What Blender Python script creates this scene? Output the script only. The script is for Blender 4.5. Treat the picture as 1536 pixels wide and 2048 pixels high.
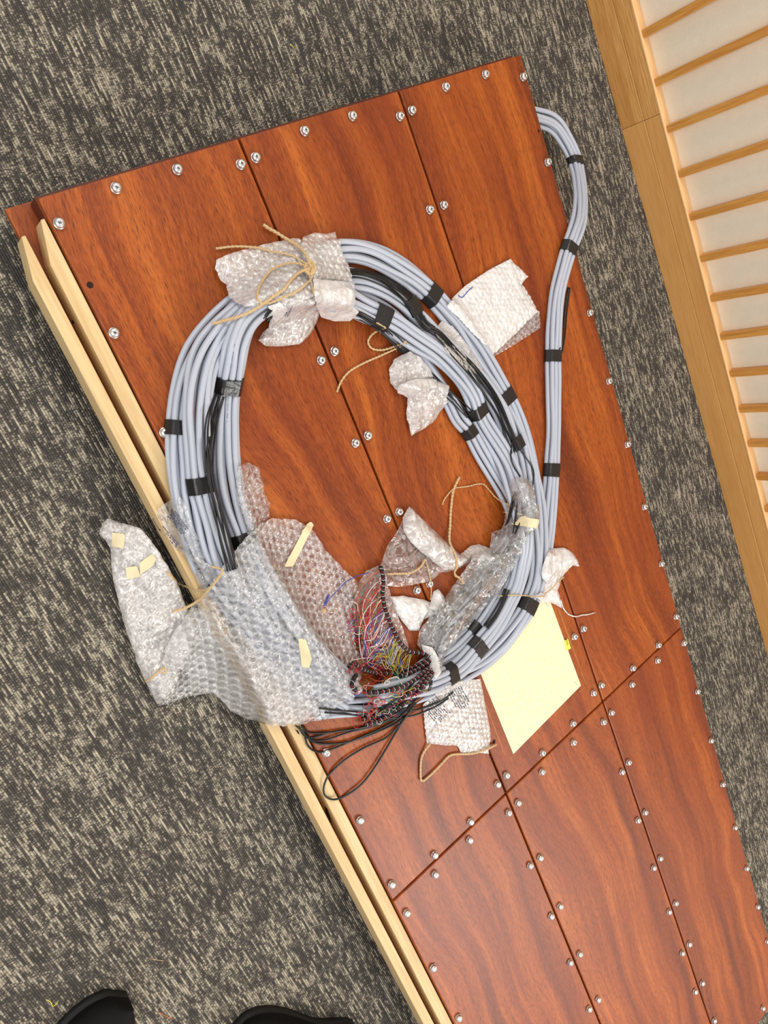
import bpy, bmesh, math, random
import numpy as np
from mathutils import Vector, Matrix

for o in list(bpy.data.objects): bpy.data.objects.remove(o)
SCN = bpy.context.scene
COL = SCN.collection
rnd = random.Random(7)
PI = math.pi

# ------------------------------------------------------------------ camera (solved from the panel joints and the slats)
# chest frame: u across the case, v along it, z up from its top face; SC metres per unit, FZ = floor below the top
SC = 0.62
FZ = 0.16
FPX = 1485.934
RC = np.array([[0.75588673, -0.36037921, 0.54659132],
               [-0.47663231, -0.87526448, 0.08205933],
               [0.44883949, -0.32255064, -0.83336918]])
CU = np.array([-0.44653623, -0.31846609, 1.68268562])
TOP = FZ * SC                                   # height of the case top above the floor, metres

def W(u, v, z=0.0):                             # chest frame (units) -> world metres
    return Vector((u * SC, v * SC, z * SC + TOP))

def at(px, py, h=0.0):                          # photo pixel seen at height h metres above the case top -> world
    d = RC.T @ np.array([(px - 768) / FPX, (py - 1024) / FPX, 1.0])
    k = (h / SC - CU[2]) / d[2]
    p = CU + k * d
    return Vector((p[0] * SC, p[1] * SC, p[2] * SC + TOP))

cam = bpy.data.cameras.new('camera')
cam.sensor_fit = 'VERTICAL'; cam.sensor_height = 36; cam.sensor_width = 27
cam.lens = 36 * FPX / 2048
cam.clip_start = 0.02
cam_o = bpy.data.objects.new('camera', cam); COL.objects.link(cam_o)
rt = RC.T @ np.diag([1, -1, -1])
m = Matrix([list(rt[i]) + [0] for i in range(3)] + [[0, 0, 0, 1]])
m.translation = W(*CU)
cam_o.matrix_world = m
SCN.camera = cam_o

# ------------------------------------------------------------------ world and lights
wd = bpy.data.worlds.new('room_light'); SCN.world = wd; wd.use_nodes = True
bg = wd.node_tree.nodes['Background']
bg.inputs[0].default_value = (1.0, 0.975, 0.95, 1); bg.inputs[1].default_value = 0.72

def area(name, loc, target, sx, sy, power, col=(1, 0.965, 0.91)):
    l = bpy.data.lights.new(name, 'AREA'); l.shape = 'RECTANGLE'; l.size = sx; l.size_y = sy
    l.energy = power; l.color = col
    o = bpy.data.objects.new(name, l); COL.objects.link(o)
    o.location = loc
    o.rotation_euler = (Vector(target) - Vector(loc)).to_track_quat('-Z', 'Y').to_euler()
    return o
area('ceiling_and_fill_light', (0.75, -3.5, 2.6), (0.7, -1.0, 0), 1.3, 1.3, 70)
area('ceiling_and_fill_light', (0.5, 1.7, 2.6), (0.6, -0.4, 0), 1.0, 1.0, 34)
area('ceiling_and_fill_light', (-2.0, -0.4, 2.6), (0.9, -0.6, 0), 1.8, 1.8, 42)  # added soft fill from the left to brighten the wall face
SCN.view_settings.view_transform = 'Standard'
SCN.view_settings.look = 'None'
SCN.view_settings.gamma = 1.0
SCN.view_settings.use_curve_mapping = False
SCN.view_settings.exposure = 0.0
try:
    SCN.cycles.transparent_max_bounces = 24
except Exception:
    pass

# ------------------------------------------------------------------ tagging and mesh helpers
def tag(o, label=None, cat=None, group=None, kind=None):
    if label: o['label'] = label
    if cat: o['category'] = cat
    if group: o['group'] = group
    if kind: o['kind'] = kind
    return o

def empty(name, loc=(0, 0, 0)):
    o = bpy.data.objects.new(name, None); COL.objects.link(o); o.location = loc
    o.empty_display_size = 0.05
    return o

def mesh_obj(name, verts, faces, mat, parent=None, smooth=True, loc=None):
    me = bpy.data.meshes.new(name)
    me.from_pydata([tuple(v) for v in verts], [], [tuple(f) for f in faces])
    me.update()
    return link(name, me, mat, parent, smooth, loc)

def link(name, me, mat, parent=None, smooth=True, loc=None):
    o = bpy.data.objects.new(name, me); COL.objects.link(o)
    if mat: me.materials.append(mat)
    if smooth:
        me.polygons.foreach_set('use_smooth', [True] * len(me.polygons)); me.update()
    if loc is not None: o.location = loc
    if parent is not None:
        o.parent = parent
        pl = parent.location
        q = parent.parent
        off = Vector(pl)
        if q is not None: off = off + Vector(q.location)
        if loc is None: o.location = -off
        else: o.location = Vector(loc) - off
    return o

def boxmesh(x0, x1, y0, y1, z0, z1, bev=0.0, seg=2):
    bm = bmesh.new()
    bmesh.ops.create_cube(bm, size=1)
    for v in bm.verts:
        v.co = Vector(((x0 + x1) / 2 + v.co.x * (x1 - x0), (y0 + y1) / 2 + v.co.y * (y1 - y0), (z0 + z1) / 2 + v.co.z * (z1 - z0)))
    if bev: bmesh.ops.bevel(bm, geom=list(bm.edges), offset=bev, segments=seg, affect='EDGES', profile=0.5)
    me = bpy.data.meshes.new('m'); bm.to_mesh(me); bm.free()
    return me

def ubox(name, u0, u1, v0, v1, z0, z1, mat, parent=None, bev=0.0, smooth=False, kind=None):
    a = W(u0, v0, z0); b = W(u1, v1, z1)
    me = boxmesh(min(a.x, b.x), max(a.x, b.x), min(a.y, b.y), max(a.y, b.y), min(a.z, b.z), max(a.z, b.z), bev)
    o = link(name, me, mat, parent, smooth)
    if kind: o['kind'] = kind
    return o

# ------------------------------------------------------------------ smooth value noise in numpy
def vnoise(x, y, s, seed):
    r = np.random.RandomState(seed); T = r.rand(256, 256)
    x = x / s + 1000.0; y = y / s + 1000.0
    i = np.floor(x).astype(int); j = np.floor(y).astype(int); fx = x - i; fy = y - j
    fx = fx * fx * (3 - 2 * fx); fy = fy * fy * (3 - 2 * fy)
    i &= 255; j &= 255; i2 = (i + 1) & 255; j2 = (j + 1) & 255
    return (T[i, j] * (1 - fx) + T[i2, j] * fx) * (1 - fy) + (T[i, j2] * (1 - fx) + T[i2, j2] * fx) * fy

def ridged(x, y, s, seed):
    a = 0; amp = 1.0
    for k in range(3):
        c, sn = math.cos(k * 1.1 + seed), math.sin(k * 1.1 + seed)
        xx = x * c - y * sn; yy = x * sn + y * c
        a = a + amp * (1 - np.abs(2 * vnoise(xx, yy, s, seed + k * 13) - 1)); amp *= 0.5; s *= 0.52
    return a / 1.75

# ------------------------------------------------------------------ node helpers
def mat_new(name):
    m = bpy.data.materials.new(name); m.use_nodes = True
    nt = m.node_tree; b = nt.nodes['Principled BSDF']
    return m, nt, b

def N(nt, typ, **kw):
    n = nt.nodes.new(typ)
    for k, v in kw.items():
        if k.startswith('in_'):
            n.inputs[int(k[3:])].default_value = v
        else:
            setattr(n, k, v)
    return n

def L(nt, a, b): nt.links.new(a, b)

def mathn(nt, op, a, b=None, c=None):
    n = nt.nodes.new('ShaderNodeMath'); n.operation = op
    for i, x in enumerate((a, b, c)):
        if x is None: continue
        if hasattr(x, 'links'): L(nt, x, n.inputs[i])
        else: n.inputs[i].default_value = x
    return n.outputs[0]

def ramp(nt, fac, stops, interp='LINEAR'):
    r = nt.nodes.new('ShaderNodeValToRGB'); r.color_ramp.interpolation = interp
    el = r.color_ramp.elements
    while len(el) < len(stops): el.new(0.5)
    for e, (p, c) in zip(el, stops):
        e.position = p; e.color = (c[0], c[1], c[2], 1) if len(c) == 3 else c
    L(nt, fac, r.inputs[0])
    return r.outputs[0]

def mixc(nt, fac, a, b, mode='MIX'):
    n = nt.nodes.new('ShaderNodeMix'); n.data_type = 'RGBA'; n.blend_type = mode
    ia = [i for i in n.inputs if i.name == 'A' and i.type == 'RGBA'][0]
    ib = [i for i in n.inputs if i.name == 'B' and i.type == 'RGBA'][0]
    f = n.inputs[0]
    for s, x in ((f, fac), (ia, a), (ib, b)):
        if hasattr(x, 'links'): L(nt, x, s)
        elif isinstance(x, (int, float)): s.default_value = x
        else: s.default_value = (x[0], x[1], x[2], 1)
    return [o for o in n.outputs if o.type == 'RGBA'][0]

def srgb(r, g, b):
    f = lambda c: (c / 255 / 12.92) if c / 255 <= 0.04045 else ((c / 255 + 0.055) / 1.055) ** 2.4
    return (f(r), f(g), f(b))

def coords(nt, scale=(1, 1, 1), rot=(0, 0, 0), per_object=False):
    tc = nt.nodes.new('ShaderNodeTexCoord'); mp = nt.nodes.new('ShaderNodeMapping')
    mp.inputs['Scale'].default_value = scale; mp.inputs['Rotation'].default_value = rot
    src = tc.outputs['Object']
    if per_object:
        oi = nt.nodes.new('ShaderNodeObjectInfo')
        va = nt.nodes.new('ShaderNodeVectorMath'); va.operation = 'MULTIPLY_ADD'
        cb = nt.nodes.new('ShaderNodeCombineXYZ')
        L(nt, oi.outputs['Random'], cb.inputs[0]); L(nt, oi.outputs['Random'], cb.inputs[1])
        L(nt, cb.outputs[0], va.inputs[0]); va.inputs[1].default_value = (3.1, 7.7, 0); L(nt, src, va.inputs[2])
        src = va.outputs[0]
    L(nt, src, mp.inputs[0])
    return mp.outputs[0]

def noise(nt, vec, scale, detail=3, rough=0.5, dist=0.0):
    n = nt.nodes.new('ShaderNodeTexNoise'); n.inputs['Scale'].default_value = scale
    n.inputs['Detail'].default_value = detail; n.inputs['Roughness'].default_value = rough
    n.inputs['Distortion'].default_value = dist
    L(nt, vec, n.inputs['Vector'])
    return n.outputs[0]

def bump(nt, b, h, strength, dist=0.001):
    n = nt.nodes.new('ShaderNodeBump'); n.inputs['Strength'].default_value = strength
    n.inputs['Distance'].default_value = dist
    L(nt, h, n.inputs['Height']); L(nt, n.outputs[0], b.inputs['Normal'])
    return n

# ------------------------------------------------------------------ materials
def m_mahogany(name, per=True):
    m, nt, b = mat_new(name)
    v1 = coords(nt, (1, 1, 1), per_object=per)
    # gently wavering grain direction
    wav = noise(nt, v1, 1.6, 2)
    sep = nt.nodes.new('ShaderNodeSeparateXYZ'); L(nt, v1, sep.inputs[0])
    x = mathn(nt, 'ADD', sep.outputs[0], mathn(nt, 'MULTIPLY', wav, 0.22))
    def stretched(sx, sy, det, rough=0.55):
        cb = nt.nodes.new('ShaderNodeCombineXYZ')
        L(nt, mathn(nt, 'MULTIPLY', x, sx), cb.inputs[0]); L(nt, mathn(nt, 'MULTIPLY', sep.outputs[1], sy), cb.inputs[1])
        L(nt, mathn(nt, 'MULTIPLY', sep.outputs[2], sx), cb.inputs[2])
        return noise(nt, cb.outputs[0], 1.0, det, rough)
    rib = stretched(22, 0.8, 3)
    fine = stretched(150, 8, 3, 0.6)
    pores = stretched(900, 75, 2, 0.6)
    big = noise(nt, v1, 3.5, 2)
    c1 = ramp(nt, rib, [(0.30, srgb(102, 42, 10)), (0.43, srgb(138, 62, 16)), (0.56, srgb(166, 82, 23)), (0.70, srgb(188, 102, 36))])
    c2 = mixc(nt, ramp(nt, fine, [(0.35, (0.42,) * 3), (0.65, (0.0,) * 3)]), c1, srgb(98, 36, 12))
    c3 = mixc(nt, ramp(nt, pores, [(0.32, (0.75,) * 3), (0.47, (0, 0, 0))]), c2, srgb(84, 30, 10))
    c3 = mixc(nt, ramp(nt, pores, [(0.55, (0, 0, 0)), (0.72, (0.35,) * 3)]), c3, srgb(200, 108, 54))
    c4 = mixc(nt, ramp(nt, big, [(0.35, (0.3,) * 3), (0.6, (0, 0, 0))]), c3, srgb(120, 46, 24))
    L(nt, c4, b.inputs['Base Color'])
    b.inputs['Roughness'].default_value = 0.42
    b.inputs['Specular IOR Level'].default_value = 0.38
    bump(nt, b, pores, 0.10, 0.0006)
    return m

def m_wood(name, base, dark, axis='y', rough=0.5, fs=260, amt=0.6):
    m, nt, b = mat_new(name)
    v = coords(nt, per_object=True)
    sc = {'y': (1, 0.045, 1), 'z': (1, 1, 0.045), 'x': (0.045, 1, 1)}[axis]
    mp = nt.nodes.new('ShaderNodeMapping'); mp.inputs['Scale'].default_value = sc; L(nt, v, mp.inputs[0])
    f = noise(nt, mp.outputs[0], fs, 3, 0.6); g = noise(nt, mp.outputs[0], 38, 3, 0.5, 0.6)
    c = mixc(nt, ramp(nt, f, [(0.36, (amt,) * 3), (0.58, (0, 0, 0))]), base, dark)
    c = mixc(nt, ramp(nt, g, [(0.35, (amt * 0.8,) * 3), (0.6, (0, 0, 0))]), c, dark)
    L(nt, c, b.inputs['Base Color']); b.inputs['Roughness'].default_value = rough
    bump(nt, b, f, 0.12, 0.0006)
    return m

def m_plain(name, col, rough=0.5, metal=0.0, spec=0.5, bs=0, bd=0.0005, bstr=0.3, var=0.0):
    m, nt, b = mat_new(name)
    v = coords(nt)
    if var:
        n = noise(nt, v, 60, 3)
        c = mixc(nt, mathn(nt, 'MULTIPLY', n, var), col, tuple(x * 0.45 for x in col))
        L(nt, c, b.inputs['Base Color'])
    else:
        b.inputs['Base Color'].default_value = (*col, 1)
    b.inputs['Roughness'].default_value = rough; b.inputs['Metallic'].default_value = metal
    b.inputs['Specular IOR Level'].default_value = spec
    if bs: bump(nt, b, noise(nt, v, bs, 2), bstr, bd)
    return m

def m_carpet():
    m, nt, b = mat_new('carpet')
    v = coords(nt, rot=(0, 0, math.radians(-1.0)))
    sep = nt.nodes.new('ShaderNodeSeparateXYZ'); L(nt, v, sep.inputs[0])
    P = 0.0034                                           # gauge of the tufted rows
    xi = mathn(nt, 'FLOOR', mathn(nt, 'DIVIDE', sep.outputs[0], P))
    xf = mathn(nt, 'FRACT', mathn(nt, 'DIVIDE', sep.outputs[0], P))
    def rowval(freq, mul, det=2):
        cb = nt.nodes.new('ShaderNodeCombineXYZ')
        L(nt, mathn(nt, 'MULTIPLY', xi, mul), cb.inputs[0]); L(nt, mathn(nt, 'MULTIPLY', sep.outputs[1], freq), cb.inputs[1])
        return noise(nt, cb.outputs[0], 1.0, det, 0.6)
    dash = rowval(40, 7.31)
    lon = rowval(12, 3.77, 1)
    bits = rowval(420, 1.93, 1)
    bead = mathn(nt, 'ABSOLUTE', mathn(nt, 'SINE', mathn(nt, 'ADD', mathn(nt, 'MULTIPLY', sep.outputs[1], PI / 0.0052), mathn(nt, 'MULTIPLY', xi, 1.7))))
    big = noise(nt, v, 11, 2)
    mp = nt.nodes.new('ShaderNodeMapping'); mp.inputs['Scale'].default_value = (1, 0.35, 1); L(nt, v, mp.inputs[0])
    patch = noise(nt, mp.outputs[0], 34, 2)
    grit = noise(nt, v, 620, 2, 0.7)
    t = mathn(nt, 'ADD', mathn(nt, 'MULTIPLY', dash, 0.68), mathn(nt, 'MULTIPLY', lon, 0.32))
    t = mathn(nt, 'ADD', t, mathn(nt, 'MULTIPLY', mathn(nt, 'SUBTRACT', patch, 0.5), 0.10))
    t = mathn(nt, 'ADD', t, mathn(nt, 'MULTIPLY', mathn(nt, 'SUBTRACT', big, 0.5), 0.16))
    t = mathn(nt, 'ADD', t, mathn(nt, 'MULTIPLY', mathn(nt, 'SUBTRACT', grit, 0.5), 0.22))
    t = mathn(nt, 'ADD', t, mathn(nt, 'MULTIPLY', mathn(nt, 'SUBTRACT', bits, 0.5), 0.40))
    c = ramp(nt, t, [(0.40, srgb(74, 71, 68)), (0.51, srgb(98, 93, 87)), (0.57, srgb(164, 155, 138)), (0.68, srgb(200, 190, 168))])
    # gap between rows and beads along a row
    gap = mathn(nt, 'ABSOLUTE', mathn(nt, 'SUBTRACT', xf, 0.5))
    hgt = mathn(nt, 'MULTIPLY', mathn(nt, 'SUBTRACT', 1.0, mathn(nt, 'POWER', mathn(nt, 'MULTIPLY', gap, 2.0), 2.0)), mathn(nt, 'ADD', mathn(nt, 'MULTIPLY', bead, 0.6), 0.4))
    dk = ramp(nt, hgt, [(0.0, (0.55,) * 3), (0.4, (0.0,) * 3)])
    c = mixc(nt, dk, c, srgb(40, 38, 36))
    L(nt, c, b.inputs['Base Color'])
    b.inputs['Roughness'].default_value = 0.95; b.inputs['Specular IOR Level'].default_value = 0.1
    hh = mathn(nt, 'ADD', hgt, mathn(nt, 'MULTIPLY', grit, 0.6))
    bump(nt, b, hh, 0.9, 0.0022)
    return m

def m_film(name, alpha, white=0.9, rough=0.16, bsc=170, bst=0.5, tint=(1, 0.985, 0.985), fres=0.9, stretch=(1, 1, 1)):
    """thin polyethylene: mostly see-through, whitening where it creases and shining at glancing facets."""
    m, nt, b = mat_new(name)
    v = coords(nt, stretch, (0, 0, 0.5))
    n1 = noise(nt, v, bsc * 0.55, 4, 0.6, 1.6)
    n2 = noise(nt, v, bsc * 0.16, 2, 0.5, 0.8)
    cr = mathn(nt, 'ABSOLUTE', mathn(nt, 'SUBTRACT', n1, 0.5))             # fold lines where the noise crosses 0.5
    ridge = mathn(nt, 'SUBTRACT', 1.0, mathn(nt, 'MINIMUM', mathn(nt, 'MULTIPLY', cr, 9.0), 1.0))
    h = mathn(nt, 'ADD', mathn(nt, 'MULTIPLY', ridge, 0.22), mathn(nt, 'ADD', n1, mathn(nt, 'MULTIPLY', n2, 1.6)))
    b.inputs['Base Color'].default_value = (white * tint[0], white * tint[1], white * tint[2], 1)
    b.inputs['Roughness'].default_value = rough
    b.inputs['Specular IOR Level'].default_value = 0.8
    bn = bump(nt, b, h, bst, 0.0035)
    tl = nt.nodes.new('ShaderNodeBsdfTranslucent'); tl.inputs[0].default_value = (white * tint[0], white * tint[1], white * tint[2], 1)
    body = nt.nodes.new('ShaderNodeMixShader'); body.inputs[0].default_value = 0.10
    L(nt, b.outputs[0], body.inputs[1]); L(nt, tl.outputs[0], body.inputs[2])
    tr = nt.nodes.new('ShaderNodeBsdfTransparent'); tr.inputs[0].default_value = (0.975, 0.97, 0.975, 1)
    a = mathn(nt, 'ADD', alpha, mathn(nt, 'MULTIPLY', mathn(nt, 'SUBTRACT', n2, 0.5), 0.5 * min(1, 2 * min(alpha, 1 - alpha))))
    a = mathn(nt, 'ADD', a, mathn(nt, 'MULTIPLY', ridge, 0.22))
    at_ = nt.nodes.new('ShaderNodeAttribute'); at_.attribute_name = 'dens'
    a = mathn(nt, 'ADD', a, at_.outputs['Fac'])
    cl = nt.nodes.new('ShaderNodeClamp'); cl.inputs[1].default_value = 0.01; cl.inputs[2].default_value = 0.97; L(nt, a, cl.inputs[0])
    mx = nt.nodes.new('ShaderNodeMixShader')
    L(nt, cl.outputs[0], mx.inputs[0]); L(nt, tr.outputs[0], mx.inputs[1]); L(nt, body.outputs[0], mx.inputs[2])
    fr = nt.nodes.new('ShaderNodeFresnel'); fr.inputs[0].default_value = 1.5; L(nt, bn.outputs[0], fr.inputs['Normal'])
    gl = nt.nodes.new('ShaderNodeBsdfGlossy'); gl.inputs['Roughness'].default_value = 0.07; gl.inputs[0].default_value = (1, 1, 1, 1); L(nt, bn.outputs[0], gl.inputs['Normal'])
    mg = nt.nodes.new('ShaderNodeMixShader'); f2 = mathn(nt, 'MINIMUM', mathn(nt, 'MULTIPLY', fr.outputs[0], fres), 0.85)
    L(nt, f2, mg.inputs[0]); L(nt, mx.outputs[0], mg.inputs[1]); L(nt, gl.outputs[0], mg.inputs[2])
    L(nt, mg.outputs[0], nt.nodes['Material Output'].inputs[0])
    return m

def m_twine():
    m, nt, b = mat_new('twine')
    v = coords(nt)
    n = noise(nt, v, 900, 3); w = noise(nt, v, 260, 2)
    c = mixc(nt, n, srgb(226, 200, 156), srgb(172, 138, 92)); L(nt, c, b.inputs['Base Color'])
    b.inputs['Roughness'].default_value = 0.85
    bump(nt, b, w, 0.8, 0.001)
    return m

M = dict(
    mahog=m_mahogany('mahogany_varnished'),
    mahog_dark=m_plain('mahogany_edge', srgb(88, 34, 18), 0.4, var=0.5),
    pine=m_wood('pine', srgb(222, 196, 148), srgb(190, 154, 104), 'y', 0.6, 200, 0.5),
    oak=m_wood('oak_varnished', srgb(226, 172, 104), srgb(184, 122, 60), 'y', 0.38, 420, 0.75),
    oak2=m_wood('oak_board_darker', srgb(222, 166, 98), srgb(196, 136, 72), 'y', 0.38, 420, 0.45),
    oakz=m_wood('oak_slat', srgb(216, 156, 78), srgb(178, 114, 48), 'z', 0.4, 300, 0.6),
    lip=m_wood('oak_lip', srgb(240, 196, 140), srgb(220, 168, 104), 'y', 0.45, 300, 0.4),
    cloth=m_plain('cream_panel', srgb(246, 234, 212), 0.95, bs=700, bd=0.001, bstr=0.5, var=0.16),
    carpet=m_carpet(),
    cable=m_plain('grey_pvc', srgb(178, 184, 197), 0.38, bs=90, bd=0.0008, bstr=0.12),
    tape=m_plain('black_tape', srgb(24, 23, 24), 0.28, spec=0.6, bs=160, bd=0.001, bstr=0.5),
    black=m_plain('black_wire', srgb(18, 18, 19), 0.35),
    steel=m_plain('zinc_steel', (0.78, 0.80, 0.82), 0.2, 1.0, bs=300, bd=0.0005, bstr=0.15),
    steel_d=m_plain('steel_recess', (0.22, 0.23, 0.24), 0.4, 1.0),
    washer=m_plain('dull_washer', (0.48, 0.47, 0.45), 0.32, 1.0),
    hole=m_plain('hole_dark', srgb(40, 10, 6), 0.9),
    masking=m_plain('masking_tape', srgb(226, 212, 172), 0.7, bs=300, bd=0.0008, bstr=0.4),
    twine=m_twine(),
    ink=m_plain('printed_ink', srgb(84, 88, 104), 0.8),
    inkv=m_plain('printed_ink_violet', srgb(96, 84, 120), 0.8),
    shoe=m_plain('black_shoe', srgb(12, 11, 11), 0.8, spec=0.2, bs=400, bd=0.0008, bstr=0.4),
    sole=m_plain('shoe_sole', srgb(20, 19, 18), 0.7),
    bubble=m_film('bubble_film', 0.13, 0.96, 0.14, 70, 0.25, fres=1.6),
    bubble_w=m_film('bubble_film_folded', 0.50, 0.86, 0.2, 80, 0.35, (1, 0.955, 0.93), fres=1.8),
    bubble_m=m_film('bubble_film_double', 0.34, 0.96, 0.2, 80, 0.5, (1, 0.97, 0.965), fres=1.8),
    white_w=m_film('white_foam_film', 0.84, 0.87, 0.25, 120, 0.6, (1, 0.98, 0.975), fres=1.2),
    film=m_film('clear_film', 0.07, 0.9, 0.10, 60, 0.6, fres=1.8),
    clear=m_film('clear_wrap', 0.08, 0.9, 0.08, 75, 1.0, fres=3.6),
)
for nm, c in dict(red=(196, 36, 48), white=(232, 230, 226), blue=(44, 70, 170), green=(40, 140, 104), yellow=(206, 184, 60), orange=(206, 106, 50), violet=(96, 60, 110), tan=(190, 160, 120)).items():
    M['w_' + nm] = m_plain('wire_' + nm, srgb(*c), 0.35)

# board with fibres
m, nt, b = mat_new('fibre_board')
v = coords(nt)
c = ramp(nt, noise(nt, v, 90, 3), [(0.3, srgb(238, 222, 178)), (0.7, srgb(246, 232, 194))])
mp = nt.nodes.new('ShaderNodeMapping'); mp.inputs['Scale'].default_value = (1, 0.3, 1); mp.inputs['Rotation'].default_value = (0, 0, 0.4); L(nt, v, mp.inputs[0])
c = mixc(nt, ramp(nt, noise(nt, mp.outputs[0], 420, 2, 0.5, 2.0), [(0.22, (0.8,) * 3), (0.30, (0, 0, 0))]), c, srgb(160, 146, 110))
L(nt, c, b.inputs['Base Color']); b.inputs['Roughness'].default_value = 0.8
M['board'] = m
M['yellow'] = m_plain('yellow_label', srgb(240, 232, 90), 0.6)
M['inkblack'] = m_plain('ink_black', srgb(30, 30, 20), 0.7)

# ------------------------------------------------------------------ setting
fl = mesh_obj('floor', [(-4, -6, 0), (4, -6, 0), (4, 4, 0), (-4, 4, 0)], [(0, 1, 2, 3)], M['carpet'], smooth=False)
fl['kind'] = 'structure'

# panelled wall on the right: rail boards below, cloth behind, upright slats
def base_u(v, z):
    return None
_pts = [at(px, py, -TOP) for px, py in ((1175, 0), (1275, 398), (1390, 780), (1445, 990), (1536, 1315))]
_k = np.polyfit([p.y for p in _pts], [p.x for p in _pts], 1)      # x = k0*y + k1 : foot of the wall on the floor
WX = _k[1]; WA = math.atan(_k[0])
def wallp(s, d, z):            # s along the wall (towards -y), d behind the face, z up
    cx = Vector((WX, 0, 0)); t = Vector((-_k[0], -1, 0)).normalized(); n = Vector((1, -_k[0], 0)).normalized()
    p = cx + t * s + n * d
    return Vector((p.x, p.y, z))
def wbox(name, s0, s1, d0, d1, z0, z1, mat, parent=None, bev=0.0, seg=1):
    me = boxmesh(d0, d1, -s1, -s0, z0, z1, bev, seg)
    o = link(name, me, mat, parent, False)
    t = Vector((-_k[0], -1, 0)).normalized()
    o.rotation_euler = (0, 0, -math.atan(_k[0]))
    o.location = Vector((WX, 0, 0)) - (Vector(parent.location) if parent else Vector((0, 0, 0)))
    return o
def wray(px, py):              # where a photo ray meets the wall face: (s, z)
    d = RC.T @ np.array([(px - 768) / FPX, (py - 1024) / FPX, 1.0])
    c = W(*CU); dd = Vector(d)
    q = (WX + _k[0] * c.y - c.x) / (dd.x - _k[0] * dd.y)
    p = c + dd * q
    t = Vector((-_k[0], -1, 0)).normalized()
    return (p - Vector((WX, 0, 0))).dot(t), p.z
RT = np.mean([wray(*p)[1] for p in ((1268, 0), (1361, 363), (1439, 685), (1518, 1000))])     # top of the rail
RM = np.mean([wray(*p)[1] for p in ((1224, 0), (1290, 240), (1401, 670))])
wall = wbox('wall_right', -3.4, 5.0, 0.022, 0.10, 0.0, 2.6, M['cloth']); wall['kind'] = 'structure'
wall_o = wall
bb = empty('baseboard_right', (0, 0, 0)); bb['kind'] = 'structure'
sj = wray(1290, 240)[0]
for (a, c, mt) in ((-3.4, sj, M['oak']), (sj + 0.0006, 5.0, M['oak2'])):
    wbox('board', a, c, 0.0, 0.0215, 0.0, RM - 0.0005, mt, bb, 0.0008)
    wbox('board', a, c, 0.0, 0.0215, RM + 0.0005, RT - 0.004, mt, bb, 0.0008)
wbox('edge_strip', -3.4, 5.0, -0.001, 0.0215, RT - 0.004, RT, M['lip'], bb, 0.0008)
s0 = wray(1317, 163)[0]; s1 = wray(1514, 957)[0]; pitch = (s1 - s0) / 10.0
for k in range(-6, 24):
    s = s0 + k * pitch
    me_o = wbox('slat', s - 0.0080, s + 0.0080, 0.0035, 0.0215, RT + 0.0002, 2.3, M['oakz'], bb, 0.0015)
    me_o['kind'] = 'structure'
tr_ = wbox('trim_1', -3.4, 5.0, 0.0, 0.0215, 2.301, 2.40, M['oak'], None, 0.001); tr_['kind'] = 'structure'

# ------------------------------------------------------------------ the mahogany case
case = empty('wooden_case', (0, 0, 0))
tag(case, 'long low reddish mahogany case with six bolted top panels lying on the carpet', 'case')
VM = -2.004; U1, U2, U3 = 0.4815, 0.9745, 1.447; VE = -4.036
ubox('body', 0.0, 1.437, VE + 0.01, 0.012, -0.076, -0.0225, M['mahog_dark'], case, 0.001)
ubox('body', 0.0, 1.430, VE + 0.02, 0.003, -0.16 + 0.0008, -0.0985, M['mahog_dark'], case, 0.001)
ubox('ledge', -0.051, 1.437, VE + 0.01, 0.017, -0.098, -0.077, M['mahog'], case, 0.0015)
g = 0.0030
for (a, c) in ((0.0, U1), (U1, U2), (U2, U3)):
    for (d, e) in ((VM, 0.004), (VE, VM)):
        ubox('panel', a + (g if a else 0), c - (g if c < U3 else 0), d + g, e - (g if e < 0 else 0), -0.0222, 0.0, M['mahog'], case, 0.0020, smooth=False)

BOLTS = [(120,445),(230,665),(331,865),(655,1507),(723,1642),(786,1771),(816,1828),(869,1938),(920,2038),
(234,374),(357,337),(484,327),(514,313),(612,260),(708,230),(803,231),(827,219),(895,172),(974,147),(1050,152),
(1099,323),(1183,625),(1221,762),(1258,889),(1292,1014),(1326,1128),(1355,1234),(1371,1287),(1398,1384),(1425,1482),(1448,1570),(1473,1656),(1496,1738),(1518,1815),(1537,1884),(1528,2018),
(645,720),(672,702),(714,886),(739,871),(777,1038),(801,1024),(837,1181),(862,1168),(998,1570),(1016,1552),
(1020,1627),(1039,1607),(1063,1733),(1083,1717),(1105,1834),(1123,1814),(1143,1927),(1162,1910),(1181,2020),(1199,2001),
(863,418),(891,409),(1152,1274),(1170,1258),(1190,1387),(1206,1371),(1210,1445),(1226,1426),(1247,1545),(1260,1526),(1279,1642),(1293,1626),(1310,1737),(1323,1718),(1341,1825),(1354,1808),(1367,1908),(1381,1890),(1393,1985),(1407,1968),(1431,2043),
(872,1712),(944,1645),(1088,1507),(1149,1448),(1269,1337),(1320,1291),(873,1751),(942,1682),(1087,1545),(1150,1486),(1267,1370),(1318,1322)]

def lathe(name, prof, n, mat, parent, loc):
    vs = []; fs = []
    for (r, z) in prof:
        for k in range(n):
            a = 2 * PI * k / n; vs.append((r * math.cos(a), r * math.sin(a), z))
    for i in range(len(prof) - 1):
        for k in range(n):
            fs.append((i * n + k, i * n + (k + 1) % n, (i + 1) * n + (k + 1) % n, (i + 1) * n + k))
    fs.append(tuple(range((len(prof) - 1) * n, len(prof) * n)))
    return mesh_obj(name, vs, fs, mat, parent, True, loc)

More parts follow.
